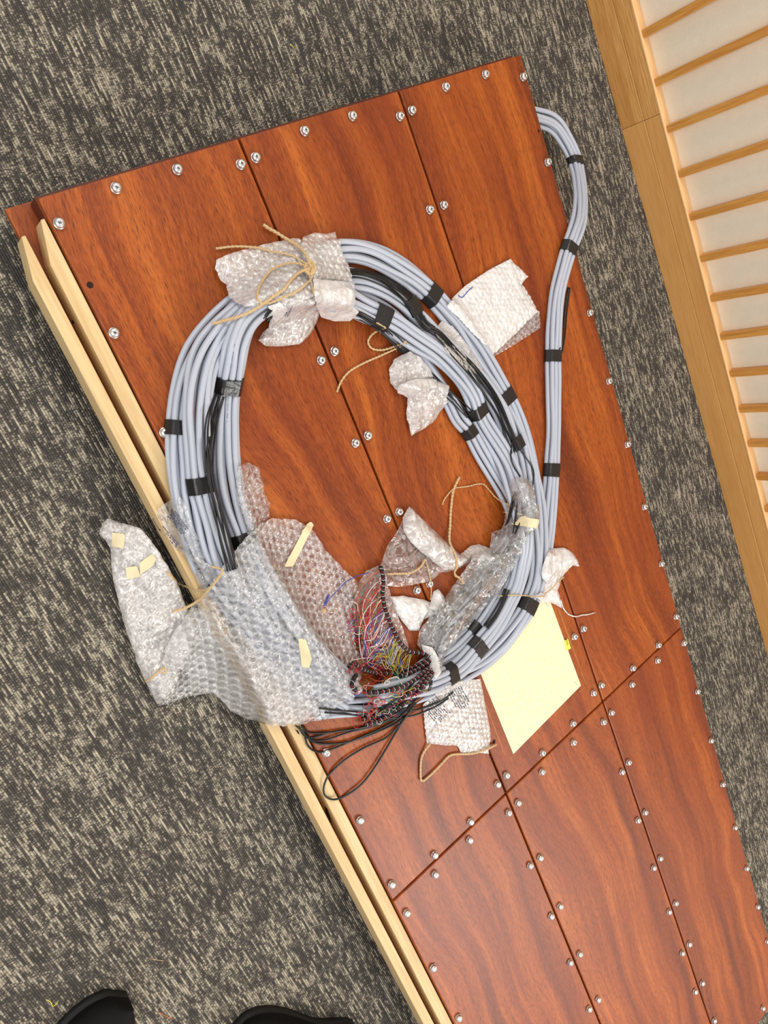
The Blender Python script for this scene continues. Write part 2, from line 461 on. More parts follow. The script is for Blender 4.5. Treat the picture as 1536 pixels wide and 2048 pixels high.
def star_recess(parent, loc):
    vs = []; n = 24
    for k in range(n):
        a = 2 * PI * k / n; r = 0.0021 if (k // 2) % 2 == 0 else 0.0012
        vs.append((r * math.cos(a), r * math.sin(a), 0.0))
    o = mesh_obj('recess', vs, [tuple(range(n))], M['steel_d'], None, False)
    return o

HB = 0.0085
sp = None
for i, (px, py) in enumerate(BOLTS):
    p = at(px, py, 0.0065); p.z = TOP + 0.0002
    if sp is None:
        sp = lathe('screw', [(0.0040, 0.0023), (0.0061, 0.0023), (0.0066, 0.0030), (0.0066, 0.0052), (0.0062, 0.0066), (0.0050, 0.0078), (0.0032, 0.0084), (0.0024, 0.0086), (0.0022, 0.0080)], 20, M['steel'], case, p)
        wp = lathe('washer', [(0.0001, 0.0), (0.0074, 0.0), (0.0076, 0.0004), (0.0076, 0.0018), (0.0072, 0.0022), (0.0001, 0.0022)], 20, M['washer'], None, p)
        wp.parent = sp; wp.location = (0, 0, 0)
        rp = star_recess(None, None); rp.parent = sp; rp.location = (0, 0, 0.0082)
        continue
    s = sp.copy(); COL.objects.link(s); s.location = p; s.rotation_euler = (rnd.uniform(-.04, .04), rnd.uniform(-.04, .04), rnd.uniform(0, 6))
    w_ = wp.copy(); COL.objects.link(w_); w_.parent = s
    r_ = rp.copy(); COL.objects.link(r_); r_.parent = s
for (px, py, r) in ((180, 570, 0.0042), (1077, 262, 0.0028), (988, 1483, 0.004)):
    p = at(px, py, 0); 
    lathe('screw_hole', [(r * 1.05, 0.0), (r, 0.0003), (r * 0.8, 0.0001)], 14, M['hole'], case, p)

# ------------------------------------------------------------------ pine battens on the ledge
def batten(name, ua, ub, vt, label, vend=-4.2):
    za, zb = -0.0765, -0.011
    tv = 0.085                                                   # length of the tapered tip
    pts = [(ub, vt), (ub - 0.008, vt), (ua, vt - tv), (ua, vend), (ub, vend)]
    bm = bmesh.new()
    lo = [bm.verts.new(W(u, v, za)) for u, v in pts]; hi = [bm.verts.new(W(u, v, zb)) for u, v in pts]
    n = len(pts)
    bm.faces.new(lo); bm.faces.new(hi[::-1])
    for k in range(n): bm.faces.new((lo[k], hi[k], hi[(k + 1) % n], lo[(k + 1) % n]))
    bmesh.ops.recalc_face_normals(bm, faces=bm.faces)
    bmesh.ops.bevel(bm, geom=list(bm.edges), offset=0.0008, segments=1, affect='EDGES')
    me = bpy.data.meshes.new(name); bm.to_mesh(me); bm.free()
    o = link(name, me, M['pine'], None, False)
    tag(o, label, 'batten', 'pine battens beside the case')
    return o
bt1 = batten('pine_batten', -0.036, -0.0035, -0.033, 'pale pine batten lying directly against the side of the mahogany case')
bt2 = batten('pine_batten', -0.083, -0.054, -0.052, 'outer pale pine batten next to the open carpet')
def at_u(px, py, u):                            # pixel on the upright plane across = u
    d = RC.T @ np.array([(px - 768) / FPX, (py - 1024) / FPX, 1.0])
    k = (u - CU[0]) / d[0]; p = CU + k * d
    return W(*p)
for poly in (((649, 1612), (655, 1618), (664, 1646), (661, 1644), (652, 1626)), ((143, 640), (147, 641), (149, 647), (146, 648)), ((590, 1457), (597, 1462), (600, 1470), (595, 1466))):
    ps = [at_u(x, y, -0.0362) - Vector((0.0002, 0, 0)) for x, y in poly]
    mesh_obj('knot', [tuple(p) for p in ps], [tuple(range(len(ps)))], M['hole'], bt1, False)['label'] = 'dark knot crack'

# ------------------------------------------------------------------ height map of everything lying on the case
GX0, GX1, GY0, GY1, GD = -0.30, 0.98, -1.42, 0.10, 0.003
gx = np.arange(GX0, GX1, GD); gy = np.arange(GY0, GY1, GD)
XX, YY = np.meshgrid(gx, gy, indexing='ij')
HM = np.where(XX < -0.083 * SC, -TOP, np.where(XX < -0.002, -0.011 * SC, np.where(XX > U3 * SC, -TOP, 0.0)))
HM = np.where((XX < 0) & (YY > -0.05 * SC), -TOP, HM).astype(float)

def hblur(H, s):
    r = int(3 * s / GD); k = np.exp(-0.5 * (np.arange(-r, r + 1) * GD / s) ** 2); k /= k.sum()
    P = np.pad(H, r, mode='edge')
    P = np.apply_along_axis(lambda a: np.convolve(a, k, 'valid'), 0, P)
    return np.apply_along_axis(lambda a: np.convolve(a, k, 'valid'), 1, P)

def hget(x, y, H=None):
    H = HM if H is None else H
    fx = np.clip((np.asarray(x) - GX0) / GD, 0, H.shape[0] - 1.001); fy = np.clip((np.asarray(y) - GY0) / GD, 0, H.shape[1] - 1.001)
    i = fx.astype(int); j = fy.astype(int); a = fx - i; b_ = fy - j
    return (H[i, j] * (1 - a) + H[i + 1, j] * a) * (1 - b_) + (H[i, j + 1] * (1 - a) + H[i + 1, j + 1] * a) * b_

def land(px, py, off=0.0, H=None):             # photo pixel -> world point resting on the height map
    h = 0.0
    for _ in range(8):
        p = at(px, py, h + off)
        h = 0.5 * h + 0.5 * float(hget(p.x, p.y, H))
    p = at(px, py, h + off)
    return p

def stamp(x, y, hw, top):                      # raise a rounded mound of half width hw
    i0 = max(0, int((x - hw - GX0) / GD)); i1 = min(HM.shape[0], int((x + hw - GX0) / GD) + 2)
    j0 = max(0, int((y - hw - GY0) / GD)); j1 = min(HM.shape[1], int((y + hw - GY0) / GD) + 2)
    if i0 >= i1 or j0 >= j1: return
    d = np.sqrt((XX[i0:i1, j0:j1] - x) ** 2 + (YY[i0:i1, j0:j1] - y) ** 2) / hw
    t = top[0] + (top[1] - top[0]) * np.sqrt(np.clip(1 - d ** 3, 0, 1))
    HM[i0:i1, j0:j1] = np.where(d < 1, np.maximum(HM[i0:i1, j0:j1], t), HM[i0:i1, j0:j1])

# ------------------------------------------------------------------ tubes
def resample(pts, step):
    P = np.array([tuple(p) for p in pts], float)
    # Catmull-Rom
    Q = np.vstack([2 * P[0] - P[1], P, 2 * P[-1] - P[-2]])
    out = []
    for i in range(1, len(Q) - 2):
        n = max(2, int(np.linalg.norm(Q[i + 1] - Q[i]) / step) + 1)
        for t in np.linspace(0, 1, n, endpoint=False):
            out.append(0.5 * ((2 * Q[i]) + (-Q[i - 1] + Q[i + 1]) * t + (2 * Q[i - 1] - 5 * Q[i] + 4 * Q[i + 1] - Q[i + 2]) * t * t + (-Q[i - 1] + 3 * Q[i] - 3 * Q[i + 1] + Q[i + 2]) * t ** 3))
    out.append(P[-1])
    return np.array(out)

def gsm(a, s):                                   # gaussian smoothing of samples along a path
    a = np.asarray(a, float)
    r = max(1, int(3 * s)); k = np.exp(-0.5 * (np.arange(-r, r + 1) / s) ** 2); k /= k.sum()
    if a.ndim == 1: return np.convolve(np.pad(a, r, mode='edge'), k, 'valid')
    return np.stack([gsm(a[:, i], s) for i in range(a.shape[1])], 1)

def frames(P):
    T = np.gradient(P, axis=0); T /= np.linalg.norm(T, axis=1)[:, None] + 1e-12
    Z = np.array([0, 0, 1.0]); Nn = np.cross(T, Z); l = np.linalg.norm(Nn, axis=1)
    for i in range(len(Nn)):
        if l[i] < 0.05: Nn[i] = Nn[i - 1] if i else np.array([1.0, 0, 0])
        else: Nn[i] /= l[i]
    B = np.cross(Nn, T)
    return T, Nn, B

def tube_data(P, r, n=8, cap=True, base=0, prof=None):
    T, Nn, B = frames(P)
    a = np.arange(n) * 2 * PI / n
    rr = np.full(len(P), r) if np.isscalar(r) else np.asarray(r)
    if prof is None:
        V = P[:, None, :] + rr[:, None, None] * (np.cos(a)[None, :, None] * Nn[:, None, :] + np.sin(a)[None, :, None] * B[:, None, :])
    else:
        V = P[:, None, :] + prof[None, :, 0, None] * Nn[:, None, :] + prof[None, :, 1, None] * B[:, None, :]
    m_ = len(P); V = V.reshape(-1, 3)
    F = []
    for i in range(m_ - 1):
        o = base + i * n
        for k in range(n):
            k2 = (k + 1) % n
            F.append((o + k, o + k2, o + n + k2, o + n + k))
    if cap:
        F.append(tuple(base + k for k in range(n))[::-1]); F.append(tuple(base + (m_ - 1) * n + k for k in range(n)))
    return V, F

def tube(name, P, r, mat, parent=None, n=8, smooth=True):
    V, F = tube_data(np.asarray(P, float), r, n)
    return mesh_obj(name, V.tolist(), F, mat, parent, smooth)

def pack(rows, r):
    out = []
    for j, n in enumerate(rows):
        for k in range(n):
            out.append(((k - (n - 1) / 2) * 2.0 * r, r + j * 1.72 * r))
    return out

def hull_profile(cs, r, e, n=28):
    pr = []
    for k in range(n):
        a = 2 * PI * k / n; d = (math.cos(a), math.sin(a))
        c = max(cs, key=lambda q: q[0] * d[0] + q[1] * d[1])
        pr.append((c[0] + (r + e) * d[0], c[1] + (r + e) * d[1]))
    return np.array(pr)

def bundle(pxs, rows, r, label, tapes=(), wander=0.5, lift=None, seed=1, n=8, group='taped bundles of the cable coil', cmat='cable', stampit=True, name='cable_bundle', rest=True, loose=None):
    """pxs: centre line in photo pixels (seen at about the bundle's middle height)."""
    cs = pack(rows, r); hw = max(abs(c[0]) for c in cs) + r; ht = max(c[1] for c in cs) + r
    H = hblur(HM, 0.006)
    hh = [float(hget(*tuple(land(q[0], q[1], ht * 0.6, H))[:2], H)) for q in pxs]
    ctrl = [q[2] if len(q) > 2 else None for q in pxs]
    for it in range(5):
        P = []
        for q, h in zip(pxs, hh):
            p = at(q[0], q[1], h + ht * 0.6); P.append((p.x, p.y, 0))
        S = resample(P, 0.010)
        T, Nn, B = frames(S + 0)
        base = np.max([hget(S[:, 0] + Nn[:, 0] * o, S[:, 1] + Nn[:, 1] * o) for o in (-hw * .7, -hw * .35, 0, hw * .35, hw * .7)], axis=0)
        idx = [int(np.argmin(np.linalg.norm(S[:, :2] - np.array(p[:2]), axis=1))) for p in P]
        cpos = [i for i, c in zip(idx, ctrl) if c is not None]; cval = [c for c in ctrl if c is not None]
        if cval:                                     # given heights where the bundle hangs free
            lo_, hi_ = min(cpos), max(cpos)
            ar = np.arange(len(S)); v_ = np.interp(ar, cpos, cval)
            base = np.where((ar >= lo_) & (ar <= hi_), v_, base)
        env = base
        for k in range(1, 3):
            env = np.maximum(env, np.pad(base, (k, 0), mode='edge')[:-k]); env = np.maximum(env, np.pad(base, (0, k), mode='edge')[k:])
        zb = gsm(env, 2.5)
        hh = [0.4 * h + 0.6 * float(zb[i]) for h, i in zip(hh, idx)]
    if lift is not None: zb = zb + lift
    S[:, 2] = TOP + zb + 0.0005
    T, Nn, B = frames(S)
    root = empty(name, tuple(S[0]))
    tag(root, label, 'cables', group)
    L_ = np.concatenate([[0], np.cumsum(np.linalg.norm(np.diff(S, axis=0), axis=1))])
    tl = []
    for (tx, ty, tw) in tapes:
        q = np.array(tuple(land(tx, ty, ht * 0.7, H)))[:2]
        i = int(np.argmin(np.linalg.norm(S[:, :2] - q, axis=1))); tl.append((L_[i], tw))
    damp = np.ones(len(S))
    for (l0, tw) in tl: damp *= 1 - np.exp(-((L_ - l0) / 0.045) ** 2)
    rr = random.Random(seed)
    for ci, (cx, cz) in enumerate(cs):
        ph, ph2, f1, f2 = rr.uniform(0, 6.28), rr.uniform(0, 6.28), rr.uniform(14, 24), rr.uniform(10, 20)
        dx = cx + damp * wander * r * np.sin(L_ * f1 + ph) + damp * 0.3 * wander * r * np.sin(L_ * f1 * 2.3 + ph2)
        dz = cz + damp * wander * r * 0.35 * (1 + np.sin(L_ * f2 + ph2))
        Q = S + Nn * dx[:, None] + np.array([0, 0, 1.0])[None, :] * dz[:, None]
        tube('cable', Q, r * rr.uniform(0.88, 0.98), M[cmat], root, n)
    pf = hull_profile(cs, r, 0.0008)
    for (l0, tw) in tl:
        a = np.array([l0 - tw / 2, l0 - tw / 4, l0, l0 + tw / 4, l0 + tw / 2])
        Q = np.stack([np.interp(a, L_, S[:, k]) for k in range(3)], 1)
        V, F = tube_data(Q, 0, len(pf), True, 0, pf)
        mesh_obj('tape_wrap', V.tolist(), F, M['tape'], root, False)
    if stampit:
        for i in range(len(S)): stamp(S[i, 0], S[i, 1], hw * 1.02, (zb[i], zb[i] + ht))
    return S, root

# ------------------------------------------------------------------ the cable coil, lowest bundle first
# the tail that comes out from under the case
tail_px = [(1060, 228, -.055), (1104, 243, -.055), (1130, 275, -.06), (1148, 310, -.06), (1156, 342, -.055), (1161, 385, -.035), (1160, 430, -.012), (1151, 465, 0.002), (1141, 497, 0.002), (1128, 540), (1116, 590), (1111, 650), (1109, 712), (1109, 780), (1109, 860), (1106, 940), (1100, 1010), (1095, 1070), (1086, 1130), (1066, 1185), (1036, 1240)]
bundle(tail_px, [4, 3], 0.0047, 'cable bundle with five tape bands curving off the right edge of the case',
       [(1155, 342, .017), (1141, 497, .02), (1108, 712, .022), (1105, 940, .026)], seed=3, wander=.35)
# outer bundle
out_px = [(655, 1425), (600, 1375), (545, 1300), (490, 1230), (440, 1170), (402, 1110), (377, 1040), (364, 960), (361, 870), (370, 790), (394, 715), (436, 655), (490, 600), (560, 548), (625, 514), (690, 502), (750, 512), (810, 543), (866, 588), (917, 645), (967, 717), (1014, 792), (1044, 860), (1062, 930), (1075, 1010), (1080, 1090), (1076, 1160), (1059, 1212), (1038, 1248), (1004, 1290), (960, 1327), (912, 1354), (865, 1375), (810, 1394), (740, 1410), (660, 1412)]
bundle(out_px, [4, 3], 0.0052, 'outermost cable strand of the coil, running under the tied bubble wrap to the cream board',
       [(358, 860, .02), (866, 588, .024), (1015, 793, .026), (1058, 1213, .027)], seed=8)
# second bundle of the loop: left strand, under the knot, then the middle strand on the right
mid_px = [(700, 1400), (640, 1360), (575, 1290), (520, 1215), (470, 1165), (443, 1110), (422, 1045), (405, 970), (396, 885), (396, 810), (412, 720), (448, 660), (500, 612), (560, 575), (635, 558), (712, 563), (762, 580), (803, 606), (838, 640), (873, 680), (912, 715), (951, 752), (985, 792), (1008, 835), (1026, 900), (1036, 960), (1040, 1040), (1032, 1110), (1012, 1165), (984, 1215), (952, 1262), (905, 1305), (850, 1345), (780, 1385)]
bundle(mid_px, [4, 3], 0.0052, 'second cable strand from the left of the coil, taped once above the big bubble sheet',
       [(401, 970, .023), (953, 1264, .024)], seed=5)
# strand that runs into the clear wrapped tube
low_px = [(775, 652), (815, 690), (850, 730), (880, 772), (902, 805), (919, 836), (941, 862), (962, 900), (985, 940), (1008, 980), (1026, 1020), (1030, 1060), (1012, 1095), (985, 1130), (955, 1170), (925, 1210), (893, 1250), (868, 1290)]
bundle(low_px, [3, 2], 0.0052, 'short cable strand with one tape band leading into the clear wrapped tube',
       [(941, 858, .021)], seed=12)
# inner top bundle
inn_px = [(700, 1380), (655, 1335), (605, 1270), (555, 1195), (515, 1125), (488, 1065), (466, 1000), (455, 930), (453, 850), (460, 766), (475, 685), (505, 628), (560, 598), (630, 590), (700, 602), (768, 634), (826, 672), (880, 708), (922, 748), (946, 785), (958, 818), (978, 858), (1001, 898), (1021, 938), (1038, 990), (1050, 1050), (1050, 1110), (1038, 1165), (1014, 1215), (985, 1262), (952, 1303), (920, 1338), (880, 1362), (820, 1380), (750, 1395)]
_S, inn_root = bundle(inn_px, [4, 3], 0.0052, 'topmost cable strand on the inner left of the coil, with wide tape bands',
       [(460, 766, .026), (493, 1072, .02), (768, 632, .026), (956, 818, .023), (953, 1306, .024), (895, 1357, .022)], seed=21)

# ------------------------------------------------------------------ thin black wires
def wire(pxs, r, mat, name, label, cat='wire', group=None, off=0.0, n=6, parent=None, sm=2.0, jit=0.0, stampit=False):
    H = hblur(HM, 0.004)
    pts = []
    for q in pxs:
        o = (q[2] if len(q) > 2 else 0.0) + off + r
        p = land(q[0] + rnd.uniform(-jit, jit), q[1] + rnd.uniform(-jit, jit), o, H); pts.append(p)
    S = resample(pts, 0.006)
    if len(S) > 8:
        z = np.maximum(S[:, 2], TOP + hget(S[:, 0], S[:, 1]) + r); z = gsm(z, sm); S[:, 2] = z
    if parent is not None:
        return tube(name, S, r, mat, parent, n)
    c = Vector(S[0]); o = tube(name, S - np.array(S[0]), r, mat, None, n); o.location = c
    if label: tag(o, label, cat, group)
    return o

def wire_group(pxs, count, r, spread, label, group, tapes=(), off=0.001, rows=2):
    root = empty('wire_bundle', tuple(land(pxs[0][0], pxs[0][1])))
    tag(root, label, 'wires', group)
    for k in range(count):
        dx = (k / max(1, count - 1) - 0.5) * 2 * spread
        ph = rnd.uniform(0, 6.28)
        q = []
        for i, p in enumerate(pxs):
            a = pxs[max(0, i - 1)]; b_ = pxs[min(len(pxs) - 1, i + 1)]
            tx, ty = b_[0] - a[0], b_[1] - a[1]; l = math.hypot(tx, ty) or 1
            d = dx + spread * 0.35 * math.sin(i * 1.3 + ph)
            q.append((p[0] - ty / l * d, p[1] + tx / l * d, (k % rows) * r * 1.5))
        wire(q, r, M['black'], 'wire', None, off=off, parent=root, n=6)
    for (ax, ay, bx, by, hw_) in tapes:
        a = land(ax, ay, 0.002); b_ = land(bx, by, 0.002)
        d = (b_ - a); pr = []
        cs = [(-hw_ + r * 2, 0), (hw_ - r * 2, 0)]
        for k in range(16):
            t = 2 * PI * k / 16; pr.append((hw_ * math.copysign(abs(math.cos(t)) ** .6, math.cos(t)), 0.0055 * math.copysign(abs(math.sin(t)) ** .7, math.sin(t))))
        zt = max(a.z, b_.z); a.z = b_.z = zt + 0.001
        P = np.array([tuple(a.lerp(b_, t)) for t in (0, .33, .66, 1)])
        V, F = tube_data(P, 0, 16, True, 0, np.array(pr))
        mesh_obj('tape_wrap', V.tolist(), F, M['tape'], root, False)
    return root
wire_group([(440, 790), (424, 840), (418, 900), (422, 960), (436, 1020), (450, 1080), (466, 1140)], 7, .0014, 8, 'black wires in the gap between the two left cable strands', 'black wire runs of the coil', off=.012)
wire_group([(530, 642), (548, 625), (590, 592), (650, 560), (706, 545), (760, 556), (800, 582), (826, 612), (848, 650), (880, 668), (915, 705), (950, 748), (985, 800), (1010, 850), (1028, 885), (1036, 902)], 8, .0014, 9,
           'black wires arching out of the tied bubble wrap into a black tape band', 'black wire runs of the coil', [(818, 598, 836, 628, .013), (1033, 874, 1040, 894, .010)], off=.003)
wire_group([(690, 625), (722, 632), (765, 662), (805, 700), (850, 742), (890, 778), (925, 815), (938, 832)], 6, .0014, 7, 'black wires hugging the inner lower edge of the right cable strands', 'black wire runs of the coil', off=.001)
wire_group([(1138, 575), (1130, 630), (1126, 670), (1121, 705)], 3, .0014, 3, 'black wires beside the long cable bundle near the right edge', 'black wire runs of the coil', off=.001)
wire_group([(1012, 1178), (1004, 1205), (990, 1232), (972, 1254)], 5, .0016, 5, 'black wires among the lower right cables beside the clear tube', 'black wire runs of the coil', off=.004)
wire([(1030, 880), (1044, 905), (1062, 930), (1068, 950), (1064, 975)], .0014, M['black'], 'black_wire', 'single black wire arching over the right cables above the clear wrap', group=None, off=.003)
wire([(1024, 880), (1022, 915), (1032, 940), (1042, 965)], .0014, M['black'], 'black_wire', 'short black wire going into the top of the clear wrap', off=.003)

wire_group([(1040, 985), (1036, 1030), (1022, 1070), (1002, 1105), (972, 1140), (945, 1175), (915, 1212), (885, 1250), (865, 1285), (858, 1310)], 12, .0019, 17, 'dark wires seen through the clear plastic tube', 'black wire runs of the coil', off=.001, rows=3)
wire_group([(866, 1330), (850, 1362), (822, 1392), (790, 1412), (755, 1428), (735, 1440)], 9, .0016, 12, 'dark wires lying under the laced harness', 'black wire runs of the coil', off=.002, rows=3)
# ------------------------------------------------------------------ sheets of film and bubble wrap draped over what lies below
def densify(poly, step, jit, seed):
    rr = random.Random(seed); out = []
    for i in range(len(poly)):
        a = poly[i]; b_ = poly[(i + 1) % len(poly)]
        l = math.hypot(b_[0] - a[0], b_[1] - a[1]); n = max(1, int(l / step))
        for k in range(n):
            t = k / n
            out.append((a[0] + (b_[0] - a[0]) * t + (rr.uniform(-jit, jit) if k else 0), a[1] + (b_[1] - a[1]) * t + (rr.uniform(-jit, jit) if k else 0)))
    return out

def inside(px, py, poly):
    c = np.zeros(px.shape, bool); n = len(poly)
    for i in range(n):
        x1, y1 = poly[i]; x2, y2 = poly[(i + 1) % n]
        if y1 == y2: continue
        t = ((y1 > py) != (y2 > py)) & (px < (x2 - x1) * (py - y1) / (y2 - y1) + x1)
        c ^= t
    return c

def sheet(name, poly_px, mat, label, cat, step=0.003, lift=0.001, blur=0.010, crump=0.004, cs=0.03, bub=None, seed=1, group=None, jit=0.6, puff=0.0, parent=None, thick=0.0, edge_down=0.0, maxslope=True):
    """film laid on the height map; bub = (pitch, radius, height) raises hexagonally packed domes."""
    H = hblur(HM, blur); H = np.maximum(H, hblur(HM, 0.003)) if lift < .02 else H
    dp = densify(poly_px, 9, jit, seed)
    pw = [land(x, y, lift + crump * .5 + puff * .3, H) for x, y in dp]
    PX = [(p.x, p.y) for p in pw]
    ax = np.array(PX); x0, y0 = ax.min(0) - step; x1, y1 = ax.max(0) + step
    th = 0.35 + seed * 0.7 if bub else 0.0
    xs = np.arange(x0, x1, step); ys = np.arange(y0, y1, step)
    X, Y = np.meshgrid(xs, ys, indexing='ij')
    cx = (X[:-1, :-1] + X[1:, 1:]) / 2; cy = (Y[:-1, :-1] + Y[1:, 1:]) / 2
    keep = inside(cx, cy, PX)
    used = np.zeros(X.shape, bool)
    for (a, b_) in ((0, 0), (1, 0), (0, 1), (1, 1)):
        used[a:X.shape[0] - 1 + a, b_:X.shape[1] - 1 + b_] |= keep
    cnt = np.zeros(X.shape, int)
    for (a, b_) in ((0, 0), (1, 0), (0, 1), (1, 1)):
        cnt[a:X.shape[0] - 1 + a, b_:X.shape[1] - 1 + b_] += keep
    bd = used & (cnt < 4)
    # distance to the outline
    seg = ax; sg2 = np.roll(ax, -1, axis=0)
    ub = np.argwhere(used); pts = np.stack([X[used], Y[used]], 1)
    best = np.full(len(pts), 1e9); bx = pts.copy()
    for a, b_ in zip(seg, sg2):
        d = b_ - a; l2 = d @ d + 1e-15
        t = np.clip(((pts - a) @ d) / l2, 0, 1); q = a + t[:, None] * d
        dd = np.linalg.norm(pts - q, axis=1); mk = dd < best
        best[mk] = dd[mk]; bx[mk] = q[mk]
    isb = bd[used]
    pts[isb] = bx[isb]; best[isb] = 0
    x, y = pts[:, 0], pts[:, 1]
    z = hget(x, y, H) + lift
    fade = np.clip(best / 0.012, 0, 1)
    z = z + crump * (ridged(x, y, cs, seed) - 0.25) * (0.35 + 0.65 * fade) + crump * 0.35 * ridged(x, y, cs * .35, seed + 5) + puff * np.sqrt(np.clip(best / 0.035, 0, 1))
    z = z - edge_down * (1 - fade)
    dens = np.zeros(len(x))
    if bub:
        pit, br, bh = bub
        c_, s_ = math.cos(th), math.sin(th)
        wx = x + 0.004 * (vnoise(x, y, .05, seed + 2) - .5); wy = y + 0.004 * (vnoise(x, y, .05, seed + 3) - .5)
        u = wx * c_ - wy * s_; v = wx * s_ + wy * c_
        rowh = pit * 0.866; r0 = np.floor(v / rowh + 0.5)
        bd_ = np.full(len(x), 1e9)
        for dr in (-1, 0, 1):
            r_ = r0 + dr; off = np.where(np.mod(r_, 2) > 0.5, pit / 2, 0)
            uc = np.round((u - off) / pit) * pit + off
            bd_ = np.minimum(bd_, np.hypot(u - uc, v - r_ * rowh))
        q = bd_ / br
        z = z + bh * np.sqrt(np.clip(1 - q ** 4, 0, 1))
        dens = 0.30 * np.exp(-((q - 1.0) / 0.17) ** 2) - 0.05
    z = np.maximum(z, hget(x, y) + 0.0004)
    idx = -np.ones(X.shape, int); idx[used] = np.arange(len(pts))
    ii = np.argwhere(keep)
    F = np.stack([idx[ii[:, 0], ii[:, 1]], idx[ii[:, 0] + 1, ii[:, 1]], idx[ii[:, 0] + 1, ii[:, 1] + 1], idx[ii[:, 0], ii[:, 1] + 1]], 1)
    org = np.array([x.mean(), y.mean(), TOP + float(hget(x.mean(), y.mean()))])
    V = np.stack([x, y, TOP + z], 1) - org
    me = bpy.data.meshes.new(name); me.from_pydata(V.tolist(), [], F.tolist()); me.update()
    at_ = me.attributes.new('dens', 'FLOAT', 'POINT'); at_.data.foreach_set('value', dens.astype(np.float32))
    o = link(name, me, mat, None, True); o.location = org
    if parent is not None:
        o.parent = parent; o.location = Vector(org) - parent.location
    elif label: tag(o, label, cat, group)
    # the film now carries whatever is laid on it
    gi = np.clip(((x - GX0) / GD).round().astype(int), 0, HM.shape[0] - 1); gj = np.clip(((y - GY0) / GD).round().astype(int), 0, HM.shape[1] - 1)
    np.maximum.at(HM, (gi, gj), z)
    return o

def strip(poly_px, mat, label, cat, name, off=0.0012, parent=None, group=None, step=.003):
    return sheet(name, poly_px, mat, label, cat, step, off, .005, .0008, .02, seed=len(poly_px) + int(poly_px[0][0]), parent=parent, jit=0.3, group=group)

def scribble(parent_px, direction, nlines, length, gap, label, mat='ink', words=None, sz=1.0, parent=None, seed=2):
    """lines of tiny illegible print lying on the film: short raised strokes."""
    rr = random.Random(seed); vs = []; fs = []
    ox, oy = parent_px; dx, dy = direction; l = math.hypot(dx, dy); dx /= l; dy /= l; nx, ny = -dy, dx
    for j in range(nlines):
        t = 0
        while t < length * rr.uniform(.85, 1):
            w_ = rr.uniform(1.6, 5.5) * sz; h_ = rr.uniform(1.4, 2.4) * sz
            if rr.random() < .85:
                b0 = len(vs)
                for (a, c) in ((0, 0), (w_, 0), (w_, h_), (0, h_)):
                    px_ = ox + dx * (t + a) + nx * (j * gap + c); py_ = oy + dy * (t + a) + ny * (j * gap + c)
                    vs.append(tuple(land(px_, py_, .0006)))
                fs.append((b0, b0 + 1, b0 + 2, b0 + 3))
            t += w_ + rr.uniform(.9, 2.2) * sz
    o = mesh_obj('print', vs, fs, M[mat], None, False)
    o.parent = parent; o.matrix_parent_inverse = Matrix.Translation(-parent.location)
    return o

def text(body, p0, p1, size, mat, parent, name='lettering'):
    """flat lettering from photo pixel p0 towards p1."""
    a = land(*p0, .0012); b_ = land(*p1, .0012)
    cu = bpy.data.curves.new(name, 'FONT'); cu.body = body; cu.size = size; cu.extrude = 0.0001; cu.resolution_u = 2
    t = bpy.data.objects.new(name, cu); COL.objects.link(t)
    dg = bpy.context.evaluated_depsgraph_get(); me = bpy.data.meshes.new_from_object(t.evaluated_get(dg))
    bpy.data.objects.remove(t)
    me.name = name; me.materials.clear(); me.materials.append(mat)
    o = bpy.data.objects.new(name, me); COL.objects.link(o)
    d = b_ - a; o.rotation_euler = (0, 0, math.atan2(d.y, d.x))
    o.location = a; o.location.z = max(a.z, b_.z) + .0006
    if parent is not None: o.parent = parent; o.matrix_parent_inverse = Matrix.Translation(-parent.location)
    return o

# cream board lying on the case
def quad_plate(name, pxs, h0, h1, mat, label, cat, bev=0.0005):
    bm = bmesh.new()
    lo = []; hi = []
    for (x, y) in pxs:
        p = at(x, y, h1); lo.append(bm.verts.new((p.x, p.y, TOP + h0))); hi.append(bm.verts.new((p.x, p.y, TOP + h1)))
    n = len(lo); bm.faces.new(lo[::-1]); bm.faces.new(hi)
    for k in range(n): bm.faces.new((lo[k], lo[(k + 1) % n], hi[(k + 1) % n], hi[k]))
    bmesh.ops.recalc_face_normals(bm, faces=bm.faces)
    me = bpy.data.meshes.new(name); bm.to_mesh(me); bm.free()
    o = link(name, me, mat, None, False)
    if label: tag(o, label, cat)
    return o
brd = quad_plate('fibre_board', [(1162, 1371), (1027, 1508), (920, 1245), (1098, 1196)], 0.0003, 0.0022, M['board'], 'cream speckled board lying beside the lower right of the cable coil', 'board')
for (a, b_) in (((1036, 1487), (1040, 1493)), ((1155, 1371), (1149, 1363)), ((1097, 1213), (1090, 1205))):
    P = np.array([tuple(at(*a, .0024)), tuple(at((a[0] + b_[0]) / 2, (a[1] + b_[1]) / 2, .0024)), tuple(at(*b_, .0024))])
    tube('pencil_mark', P, .0003, M['ink'], brd, 5)
# pale strips around the board: reflections along joint edges, put in as colour
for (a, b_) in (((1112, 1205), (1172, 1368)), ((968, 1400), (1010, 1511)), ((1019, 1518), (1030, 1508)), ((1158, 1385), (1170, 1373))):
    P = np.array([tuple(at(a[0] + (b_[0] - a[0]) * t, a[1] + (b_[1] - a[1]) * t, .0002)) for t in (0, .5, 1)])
    tube('edge_reflection', P, .0005, M['oak'], case, 5)
yl = quad_plate('label_tag', [(1128, 1282), (1136, 1277), (1142, 1297), (1132, 1302)], .0024, .0027, M['yellow'], 'small yellow label with black characters at the right edge of the cream board', 'label')

